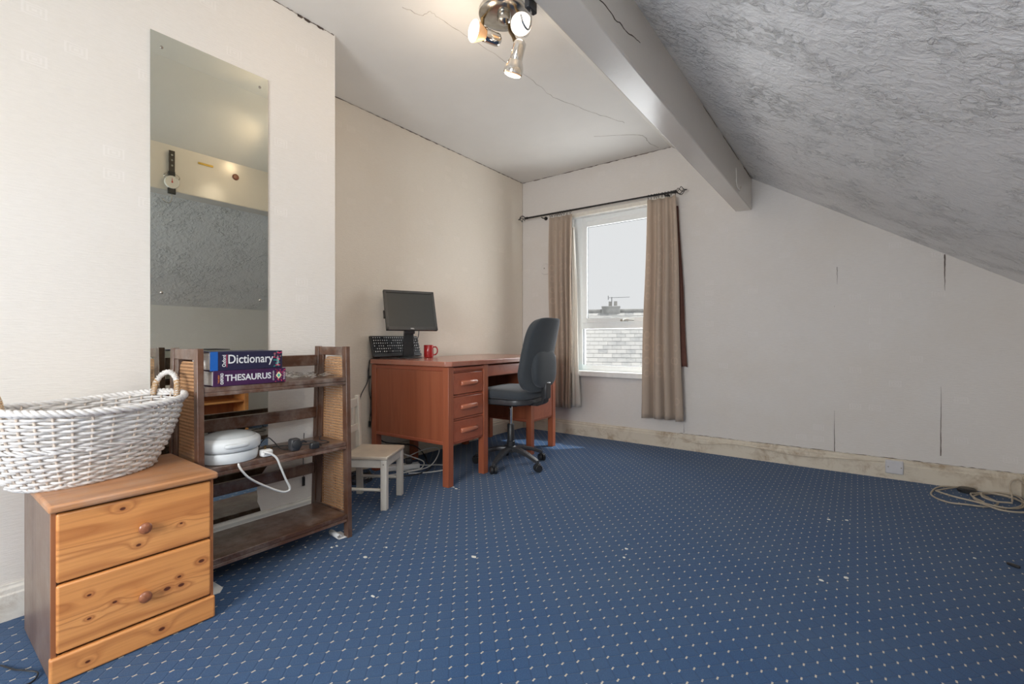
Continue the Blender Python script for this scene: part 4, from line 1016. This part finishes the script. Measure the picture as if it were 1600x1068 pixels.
kb = thing('keyboard', 'black keyboard propped upright against the wall behind the monitor', 'keyboard', (-2.722, 2.250, ZD))
tk = math.radians(17); ku = Vector((-math.sin(tk), 0, math.cos(tk))); kn = Vector((math.cos(tk), 0, math.sin(tk)))
RK = Matrix((Vector((0, 1, 0)), kn, ku)).transposed()
def kpart(mb, name, mat, par=kb, **k): mb.xf(RK, (0, 0, .008)); return mb.build(name, mat, par, **k)
body = kpart(MB().box((0, 0, .080), (.440, .018, .160)), 'body', 'blackp', bevel=.006)
kpart(MB().box((0, .012, .010), (.44, .012, .022)), 'palm_edge', 'blackp', bevel=.005)
def kprint(k): pass
for r in range(6):
    z = .040 + r * .0205; x0 = -.208
    xs = []
    while x0 < .205:
        w = .0175
        if (r == 0 and -.10 < x0 < .0): w = .105
        if abs(x0 - .095) < .007 or abs(x0 - .150) < .005: x0 += .008; continue
        xs.append((x0, w)); x0 += w + .0015
    for x_, w in xs:
        k = MB().hexa([(-w / 2, 0, -.0085), (w / 2, 0, -.0085), (w / 2, 0, .0085), (-w / 2, 0, .0085), (-w / 2 + .002, .007, -.0065), (w / 2 - .002, .007, -.0065), (w / 2 - .002, .007, .0065), (-w / 2 + .002, .007, .0065)])
        k.v = [(v[0] + x_ + w / 2, v[1] + .009, v[2] + z) for v in k.v]
        ko = kpart(k, 'key', 'key', smooth=0)
        if random.random() < .8:
            kpart(MB().box((x_ + w * .42, .0163, z + .001), (min(w * .42, .007), .0006, .006)), 'key_print', 'print', ko, smooth=0)

mg = thing('mug', 'red mug with its handle to the right on the desk beside the monitor', 'mug', (-2.612, 2.452, ZD))
MB().lathe([(.030, 0), (.0345, .002), (.036, .010), (.036, .092), (.0350, .0945), (.0335, .092), (.0335, .010), (.0001, .008)], 36, cap=False).build('body', 'mug', mg)
hd = Vector((.70, .62, 0)).normalized()
MB().tube(spline([hd * .034 + Vector((0, 0, .078)), hd * .052 + Vector((0, 0, .080)), hd * .064 + Vector((0, 0, .066)), hd * .065 + Vector((0, 0, .042)), hd * .054 + Vector((0, 0, .024)), hd * .034 + Vector((0, 0, .020))], 5), .0052, 10).build('handle', 'mug', mg)

# cables over the left end of the desk
def cable(name, pts, r_, mat, lab, cat='cable', k=6):
    o = MB().tube(spline(pts, k), r_, 7).build(name, mat); return tag(o, lab, cat)
cable('mouse_cable', [(-2.66, 2.36, ZD + .018), (-2.60, 2.33, ZD + .004), (-2.575, 2.20, ZD + .004), (-2.62, 2.12, ZD + .004), (-2.70, 2.065, ZD + .003), (-2.755, 2.035, ZD - .010), (-2.765, 2.022, .70), (-2.768, 2.018, .62), (-2.774, 1.965, .52), (-2.778, 1.95, .40)], .0035, 'cable_k', 'black cable hanging down the wall left of the desk and behind the small chair')
o = thing('usb_lead', 'thin black lead with a connector dangling at the left end of the desk', 'cable', (-2.765, 2.036, .30))
MB().tube(spline([(.045, .05, .4845), (.02, .015, .483), (.0, -.006, .46), (.005, -.010, .35), (-.006, -.002, .25), (.006, .004, .16), (-.002, .0, .06), (0, -.004, .04)], 6), .0026, 6).build('cable', 'cable_k', o)
MB().box((0, -.004, .020), (.010, .014, .040)).build('connector', 'blackp', o, bevel=.002)
MB().tube([(.004, -.002, .36), (.0, -.004, .34)], .006, 8).build('ferrite', 'blackp', o)
cable('power_cable', [(-2.735, 2.040, .70), (-2.738, 2.028, .567), (-2.735, 2.022, .401), (-2.74, 2.045, .28), (-2.73, 2.12, .185), (-2.71, 2.26, .145), (-2.68, 2.38, .11), (-2.62, 2.42, .04), (-2.55, 2.38, .006), (-2.46, 2.33, .006), (-2.39, 2.22, .006), (-2.40, 2.10, .006), (-2.47, 2.02, .006)], .0042, 'cable_k', 'thick black cable drooping under the desk onto the carpet')
ex = thing('extension_block', 'white extension socket block lying under the desk behind the small chair', 'extension lead', (-2.575, 2.165, 0), math.radians(60))
MB().box((0, 0, .019), (.24, .062, .036)).build('body', 'whitep', ex, bevel=.006)
for x in (-.07, .0, .07): MB().box((x, .004, .0375), (.016, .012, .002)).build('switch', 'red_p' if x == 0 else 'whitep', ex, bevel=.001)
superq((.045, -.004, .058), (.024, .024, .020), .4, .5, 18, 10).build('plug', 'blackp2', ex)
MB().tube(spline([(.12, 0, .02), (.18, .02, .006), (.26, .00, .005), (.32, -.06, .005), (.27, -.14, .005), (.14, -.16, .005), (.02, -.13, .005)], 6), .0045, 8).build('cable', 'cable_w', ex)
cable('white_cable', [(-2.60, 1.83, .006), (-2.545, 1.95, .006), (-2.50, 2.04, .008), (-2.47, 2.12, .010), (-2.40, 2.26, .03), (-2.42, 2.37, .10), (-2.50, 2.42, .12), (-2.60, 2.36, .09), (-2.66, 2.28, .05)], .0040, 'cable_w', 'white cable looped under the desk beside the extension block')
cable('white_cable', [(-2.72, 2.20, .11), (-2.62, 2.20, .10), (-2.54, 2.24, .075), (-2.47, 2.27, .05), (-2.44, 2.22, .02), (-2.50, 2.16, .006), (-2.62, 2.10, .006)], .0040, 'cable_w', 'short white cable arched over the extension block')
# coiled wire behind the small chair
m = MB()
rr = random.Random(5)
for k in range(9):
    m.tube([(-2.60 + rr.uniform(-.01, .01) + .085 * math.cos(a) * (1 - k * .03), 1.82 + .085 * math.sin(a), .004 + k * .0055 + .003 * math.sin(3 * a + k)) for a in [2 * PI * i / 26 for i in range(26)]], .0024, 5, closed=True)
tag(m.build('coiled_cable', 'cable_k'), 'small coil of dark cable on the carpet behind the childs chair', 'cable')

# ------------------------------------------------------------------ swivel office chair
oc = thing('office_chair', 'charcoal fabric swivel office chair on castors tucked into the desk', 'office chair', (-2.035, 2.722, 0), math.radians(6))
R5 = .262
for k in range(5):
    a = math.radians(-80 - 6 + 72 * k); dx, dy = math.cos(a), math.sin(a)
    P = [(dx * .03, dy * .03, .118), (dx * .09, dy * .09, .118), (dx * .17, dy * .17, .100), (dx * .235, dy * .235, .076), (dx * R5, dy * R5, .066)]
    m = MB(); n = 8; vs = []
    for i, p in enumerate(P):
        w = .027 - .003 * i; h = .018 - .0015 * i
        for j in range(n):
            t = 2 * PI * j / n; lx = w * math.copysign(abs(math.cos(t)) ** .6, math.cos(t)); lz = h * math.copysign(abs(math.sin(t)) ** .6, math.sin(t))
            vs.append((p[0] - dy * lx, p[1] + dx * lx, p[2] + lz))
    fs = [(i * n + j, i * n + (j + 1) % n, (i + 1) * n + (j + 1) % n, (i + 1) * n + j) for i in range(len(P) - 1) for j in range(n)] + [tuple(range(n))[::-1], tuple(range(4 * n, 5 * n))]
    m.add(vs, fs); m.build('base_arm', 'blackp2', oc)
    c = MB(); sw = random.uniform(0, 6.28); tx, ty = math.cos(sw), math.sin(sw)
    cxx, cyy = dx * R5, dy * R5
    for s_ in (-1, 1): c.cyl((cxx + tx * .004 * s_, cyy + ty * .004 * s_, .026), (cxx + tx * .024 * s_, cyy + ty * .024 * s_, .026), .0255, n=24)
    c.cyl((cxx, cyy, .03), (cxx, cyy, .066), .008, n=10); c.box((cxx, cyy, .050), (.030, .030, .012))
    c.build('caster', 'blackp', oc, bevel=.003)
MB().lathe([(.040, .098), (.040, .135), (.030, .142), (.030, .175), (.026, .178), (.026, .295), (.022, .300)], 24).build('gas_column_cover', 'blackp', oc)
MB().cyl((0, 0, .298), (0, 0, .445), .0125, n=18).build('gas_column', 'chrome', oc)
MB().box((.0, 0, .452), (.17, .14, .030)).build('seat_mechanism', 'blackp', oc, bevel=.006)
superq((-.005, 0, .483), (.222, .215, .026), .35, .45, 36, 14).build('seat_shell', 'blackp2', oc)
def seatd(p):
    z = p.z + (.010 * math.cos(p.x * 7)) ; z -= .018 * max(0, -p.x - .10) / .12
    return Vector((p.x, p.y, z))
superq((-.005, 0, .530), (.232, .225, .040), .45, .40, 44, 18, seatd).build('seat_cushion', 'chairfab', oc)
# back upright
m = MB(); P = [(.15, .460), (.235, .462), (.275, .480), (.285, .520), (.282, .600), (.292, .70)]
vs = []
for x, z in P:
    for sy in (-1, 1): vs += [(x, sy * .036, z - .010), (x + .010, sy * .036, z + .008)]
m = MB()
def seg_hexa(a, b, t=.012, w=.038):
    d = Vector((b[0] - a[0], 0, b[1] - a[1])).normalized(); nn = Vector((-d.z, 0, d.x)) * t
    A, B = Vector((a[0], 0, a[1])) - d * .004, Vector((b[0], 0, b[1])) + d * .004; Wv = Vector((0, w, 0))
    m.hexa([A - nn - Wv, A + nn - Wv, A + nn + Wv, A - nn + Wv, B - nn - Wv, B + nn - Wv, B + nn + Wv, B - nn + Wv])
for a, b in zip(P[:-1], P[1:]): seg_hexa(a, b)
m.build('back_bracket', 'blackp', oc, bevel=.004)
MB().box((.287, 0, .560), (.045, .074, .12)).build('bracket_cover', 'blackp2', oc, bevel=.010)
def backd(p):       # p.z -.5.. .5 height; p.x thickness
    t = p.z / .255
    w = 1.0 - .10 * max(0, t) ** 2 - .06 * max(0, -t) ** 2
    lean = .030 * t + .030 * t * t * (1 if t > 0 else .2)
    lum = -.020 * math.exp(-((t + .45) / .45) ** 2)
    cv = -.045 * (p.y / .21) ** 2
    return Vector((p.x + lean + lum + cv, p.y * w, p.z))
superq((.262, 0, .808), (.030, .205, .250), .35, .42, 44, 30, backd).build('back_cushion', 'chairfab', oc)
def backd2(p):
    q_ = backd(p); q_.x += .022; return q_
superq((.262, 0, .808), (.020, .212, .256), .35, .42, 44, 26, backd2).build('back_shell', 'chairfab', oc)
superq((.274, 0, .715), (.036, .160, .135), .7, .6, 28, 16).build('lumbar_cover', 'chairfab', oc)
MB().tube([(.05, -.07, .455), (.10, -.17, .450), (.12, -.215, .448)], .005, 8).build('height_lever', 'blackp', oc)

# ------------------------------------------------------------------ coiled cable by the right wall
c1 = [(0.578, 3.915), (0.505, 3.925), (0.407, 3.875), (0.352, 3.715), (0.357, 3.62), (0.407, 3.539), (0.48, 3.543), (0.559, 3.565), (0.613, 3.654), (0.628, 3.716), (0.595, 3.797), (0.577, 3.853), (0.599, 3.881), (0.665, 3.895), (0.722, 3.851), (.735, 3.76), (.70, 3.66), (.64, 3.60), (.58, 3.61)]
c2 = [(.56, 3.62), (0.529, 3.707), (0.533, 3.792), (0.559, 3.826), (0.638, 3.886), (0.711, 3.900), (.74, 3.84), (.735, 3.72), (0.700, 3.628), (0.633, 3.573), (0.563, 3.592), (.53, 3.66), (.545, 3.76), (.60, 3.84), (.67, 3.86), (.72, 3.80)]
c3 = [(0.579, 3.905), (0.536, 3.912), (0.488, 3.879), (0.384, 3.724), (0.379, 3.678), (0.437, 3.613), (0.535, 3.572), (0.596, 3.50), (0.652, 3.486), (0.700, 3.509), (.735, 3.58), (.738, 3.69), (.70, 3.80), (.63, 3.83), (.58, 3.79), (.57, 3.71), (.61, 3.66), (.68, 3.68)]
cc = thing('coiled_extension_cable', 'loosely coiled dirty cream cable on the carpet in the back right corner', 'cable', (.56, 3.72, 0))
for k, c in enumerate((c1, c2, c3)):
    pts = [(x - .56, y - 3.72, .006 + .0085 * k + .003 * math.sin(i * 1.3 + k)) for i, (x, y) in enumerate(c)]
    MB().tube(spline(pts, 6), .0048, 8).build('loop', 'cable_c', cc)
MB().tube(spline([(.12, -.04, .030), (.130, .02, .045), (.133, .08, .085), (.150, .11, .112), (.178, .12, .118), (.20, .11, .09), (.205, .09, .04), (.20, .05, .012), (.19, -.05, .010)], 6), .0042, 8).build('riser', 'cable_c', cc)
o = MB().lathe([(.040, 0), (.044, .004), (.044, .016), (.036, .024), (.012, .026), (.0001, .026)], 28).build('round_plug', 'blackp'); o.location = (.527, 3.868, .0005)
tag(o, 'round black plug lying in the coiled cable by the back skirting', 'plug')

# ------------------------------------------------------------------ ceiling spotlight cluster
PC = Vector((-1.405, 1.815, HC))
sp = thing('ceiling_spotlight', 'chrome three-headed ceiling spotlight with lit reflector bulbs', 'ceiling light', PC)
MB().lathe([(.115, 0), (.120, -.006), (.120, -.022), (.110, -.032), (.07, -.040), (.0001, -.042)], 44, cap=False).build('ceiling_plate', 'chrome_dull', sp)
MB().lathe([(.030, -.040), (.034, -.050), (.030, -.075), (.012, -.085), (.0001, -.086)], 24, (.02, -.02, 0), cap=False).build('centre_boss', 'chrome_dull', sp)
FW = Vector((-math.sin(YAW), math.cos(YAW), 0)); RT = Vector((math.cos(YAW), math.sin(YAW), 0)); UP = Vector((0, 0, 1))
def head(face, d, base, cover, lit=True, power=4.0):
    """face: centre of the bulb face; d: pointing direction; base: where the arm leaves the plate"""
    d = d.normalized(); f = face - PC
    h = MB().lathe([(.0285, .0), (.0300, .004), (.0300, .068), (.0285, .078), (.019, .088), (.0001, .092)], 24, f - d * (.056), -d, cap=False)
    if cover: h.lathe([(.0295, -.012), (.038, .002), (.044, .018), (.046, .034), (.044, .046)], 28, f - d * .050, d, cap=False)
    hd_ = h.build('spot_head', 'chrome', sp)
    MB().lathe([(.022, -.062), (.030, -.045), (.043, -.018), (.048, -.004), (.0475, 0)] if not cover else [(.030, -.03), (.038, -.012), (.0395, -.004), (.0395, 0)], 30, f, d, cap=False).build('bulb', 'bulb_glass', hd_)
    R_ = .0475 if not cover else .0395
    MB().lathe([(R_, 0), (R_ * .93, .005), (R_ * .6, .010), (.0001, .012)], 30, f, d, cap=False).build('bulb_face', 'bulb', hd_)
    k = f - d * .095
    a = base - PC
    mid = (a + k) / 2 + Vector((0, 0, -.01))
    MB().tube(spline([a, a + Vector((0, 0, -.05)), mid, k], 5), .0095, 10).build('arm', 'brass', sp)
    MB().lathe([(.0085, -.012), (.012, -.006), (.012, .006), (.0085, .012)], 14, k, (k - mid), cap=True).build('swivel_joint', 'brass', sp)
    l = lamp('spot_bulb', 'SPOT', face + d * .02, power, (1, .72, .45), spot_size=math.radians(115), spot_blend=.7, shadow_soft_size=.04); aim(l, d)
    l.parent = sp; l.matrix_parent_inverse = Matrix.Translation(-PC)
CA = Vector((0, 0, CAM_H))
def at(dep, px, py): return CA + FW * dep + RT * ((px - 800) / F_PX * dep) + UP * ((529 - py) / F_PX * dep)
FA = Vector((-1.422, 1.617, 2.342)); FB = Vector((-1.225, 1.716, 2.347)); FC = Vector((-1.30, 1.752, 2.160))
head(FA, RT * -.80 - FW * .58 - UP * .05, PC + Vector((-.085, -.055, -.03)), False, power=5)
head(FB, -FW * .86 - RT * .12 - UP * .35, PC + Vector((.085, .02, -.03)), False, power=5)
head(FC, RT * -.25 - UP * .88 + FW * .34, PC + Vector((.02, .03, -.04)), True, power=3)
g_ = lamp('spot_glow', 'POINT', (-1.50, 1.66, 2.16), 5.0, (1, .80, .60), shadow_soft_size=.08); g_.parent = sp; g_.matrix_parent_inverse = Matrix.Translation(-PC)

# ------------------------------------------------------------------ things on the far face of the beam, seen in the mirror
BXF = -.765
o = thing('luggage_scale', 'hanging luggage scale with round white dial and dark strap, seen in the mirror', 'scale', (BXF - .012, 1.138, 2.19))
MB().box((-.004, 0, -.085), (.006, .034, .15)).build('strap', 'strap', o, bevel=.002)
for z in (-.04, -.075, -.11): MB().cyl((-.0075, 0, z), (-.0085, 0, z), .006, n=12).build('eyelet', 'chrome_dull', o)
MB().box((.0, 0, -.165), (.018, .038, .030)).build('clamp', 'blackp', o, bevel=.003)
MB().tube([(-.004, .045 * math.cos(a), -.185 + .022 * math.sin(a)) for a in [2 * PI * i / 24 for i in range(24)]], .0025, 6, closed=True).build('bracket_ring', 'chrome_dull', o)
dl = MB().lathe([(.040, 0), (.043, .004), (.043, .018), (.040, .022), (.036, .021), (.036, .019), (.0001, .019)], 32, (.008, 0, -.222), (-1, 0, 0), cap=False).build('dial', 'dial', o)
MB().hexa([(-.012, -.0025, -.224), (-.012, .0025, -.224), (-.013, .0025, -.224), (-.013, -.0025, -.224), (-.012, -.0005, -.194), (-.012, .0005, -.194), (-.013, .0005, -.194), (-.013, -.0005, -.194)]).build('pointer', 'red_p', dl)
MB().cyl((-.0115, 0, -.222), (-.014, 0, -.222), .005, n=12).build('pointer_hub', 'red_p', dl)
MB().box((0, 0, -.280), (.016, .045, .040)).build('lower_housing', 'blackp', o, bevel=.003)
MB().tube(spline([(0, 0, -.300), (0, 0, -.335), (0, -.014, -.362), (0, -.038, -.358), (0, -.052, -.338)], 6), .003, 8).build('hook', 'chrome', o)
o = MB().lathe([(.021, 0), (.023, .003), (.020, .006), (.012, .007), (.0001, .0075)], 28, (0, 0, 0), (-1, 0, 0), cap=False).build('round_badge', 'copper'); o.location = (BXF, 1.542, 2.118)
tag(o, 'small round brown badge fixed to the beam, seen in the mirror', 'badge')
o = MB().box((0, 0, 0), (.004, .095, .014)).build('label_strip', 'brasslabel', bevel=.001); o.location = (BXF - .002, 1.345, 2.150)
tag(o, 'thin gold label strip on the beam between scale and badge, seen in the mirror', 'label')

# ------------------------------------------------------------------ low pine shelf unit against the right wall (seen in the mirror)
pu = thing('pine_shelf_unit', 'low open pine shelf unit against the right wall, seen reflected in the mirror', 'shelf unit', (.60, 1.72, 0))
for y in (-.44, .44): MB().box((0, y, .215), (.26, .040, .43)).build('side_panel', 'pine', pu, bevel=.003)
MB().box((0, 0, .437), (.27, .94, .018)).build('top', 'pine', pu, bevel=.003)
for z in (.06, .30): MB().box((0, 0, z), (.25, .84, .018)).build('shelf', 'pine', pu, bevel=.002)
MB().box((.122, 0, .22), (.006, .84, .40)).build('back_panel', 'pine_dark', pu)

# ================================================================== OUTSIDE: neighbouring roof
RA = math.radians(24); rd = Vector((math.cos(RA), math.sin(RA), 0)); rn = Vector((-rd.y, rd.x, 0))    # rn points away from us
P0 = Vector((-5.35, 12.2, 1.66)); PIT = math.radians(36)
house = thing('neighbour_house', 'grey slate-roofed house seen through the window', 'house', P0 - Vector((0, 0, 7)))
hz = Vector((0, 0, 7))
dn = (-rn * math.cos(PIT) - UP * math.sin(PIT)); nf = (-rn * math.sin(PIT) + UP * math.cos(PIT))
def rp(u, v, w=0.0): return rd * u + dn * v + nf * w + hz       # local point on the near slope
m = MB().prism([rp(-5, 0), rp(7, 0), rp(7, 8.2), rp(-5, 8.2)], -nf * .12)
m.build('roof_deck', 'render_w', house, smooth=0)
m = MB().prism([hz - rd * 5, hz + rd * 7, hz + rd * 7 + rn * 5 - UP * 3.6, hz - rd * 5 + rn * 5 - UP * 3.6], Vector((0, 0, -.1))); m.build('rear_slope', 'render_w', house, smooth=0)
lo = (8.0 * math.cos(PIT))
m = MB(); A = hz - rd * 4.9 - rn * lo * .97 - UP * (8.0 * math.sin(PIT)); 
c0, c1_, c2_, c3_ = [hz + rd * a + rn * b for a, b in ((-4.9, -lo * .96), (6.9, -lo * .96), (6.9, 4.8), (-4.9, 4.8))]
for c in (c0, c1_, c2_, c3_): c.z = 7 - 8.0 * math.sin(PIT) + .0
m.prism([c0, c1_, c2_, c3_], (0, 0, -(7 - 8.0 * math.sin(PIT)) + .0)); m.build('walls', 'render_w', house, smooth=0)
MB().tube([hz - rd * 5 + UP * .03, hz + rd * 7 + UP * .03], .06, 8).build('ridge_tiles', 'brick', house)
SW, SE = .225, .170
slm = MB().box((0, 0, .006), (SW - .005, SE + .03, .012)); sl0 = slm.build('slate', 'slate', house, smooth=0)
RS = Matrix((rd, -dn, nf)).transposed()
me = sl0.data; cnt = 0; rr = random.Random(3); first = True
bigm = MB()
for r in range(42):
    for c in range(-8, 34):
        u = (c + .5 * (r % 2)) * SW - .4; v = (r + .5) * SE + .02
        pos = rp(u, v, .006) + nf * .004; tiltM = RS.to_4x4() @ Matrix.Rotation(math.radians(-3.4 + rr.uniform(-.6, .6)), 4, 'X') @ Matrix.Rotation(rr.uniform(-.02, .02), 4, 'Z')
        near = (-.5 < u < 2.9 and 0 <= r < 19)
        if near and cnt < 298:
            o = sl0 if first else sl0.copy()
            if not first: COL.objects.link(o)
            first = False; o.parent = house; o.matrix_local = Matrix.Translation(pos) @ tiltM; cnt += 1
        else:
            b = MB().box((0, 0, .006), (SW - .005, SE + .03, .012)); b.xf((tiltM).to_3x3(), pos); bigm.add(b.v, b.f)
tag(bigm.build('slates', 'slate', house, smooth=0), kind='stuff')
ck = thing('chimney_stack', 'low grey chimney stack with short pots on the ridge of the neighbouring roof', 'chimney', P0 - rd * .22 + rn * .10)
Rz = Matrix((rd, rn, UP)).transposed()
MB().box((0, 0, -.02), (.50, .40, .34)).xf(Rz).build('stack', 'brick', ck, bevel=.01)
MB().box((0, 0, .150), (.515, .415, .04)).xf(Rz).build('cap', 'brick', ck, bevel=.01)
for x in (-.02, .14): MB().lathe([(.05, .19), (.045, .30), (.052, .31), (.04, .31)], 14, (x, 0, 0)).build('chimney_pot', 'render_w', ck)
ae = thing('tv_aerial', 'television aerial on a thin mast above the chimney stack', 'aerial', P0 - rd * .20 + rn * .36)
MB().cyl((0, 0, -.1), (0, 0, .46), .012, n=8).build('mast', 'alu', ae)
m = MB().tube([rd * -.10 + UP * .44, rd * .50 + UP * .45], .007, 6)
for k in range(7): 
    c = rd * (-.06 + .085 * k) + UP * .445; m.tube([c - rn * .08, c + rn * .08], .004, 5)
m.build('boom', 'alu', ae)
MB().tube([rd * -.10 + UP * .38, rd * -.10 + UP * .50], .009, 6).build('reflector', 'alu', ae)
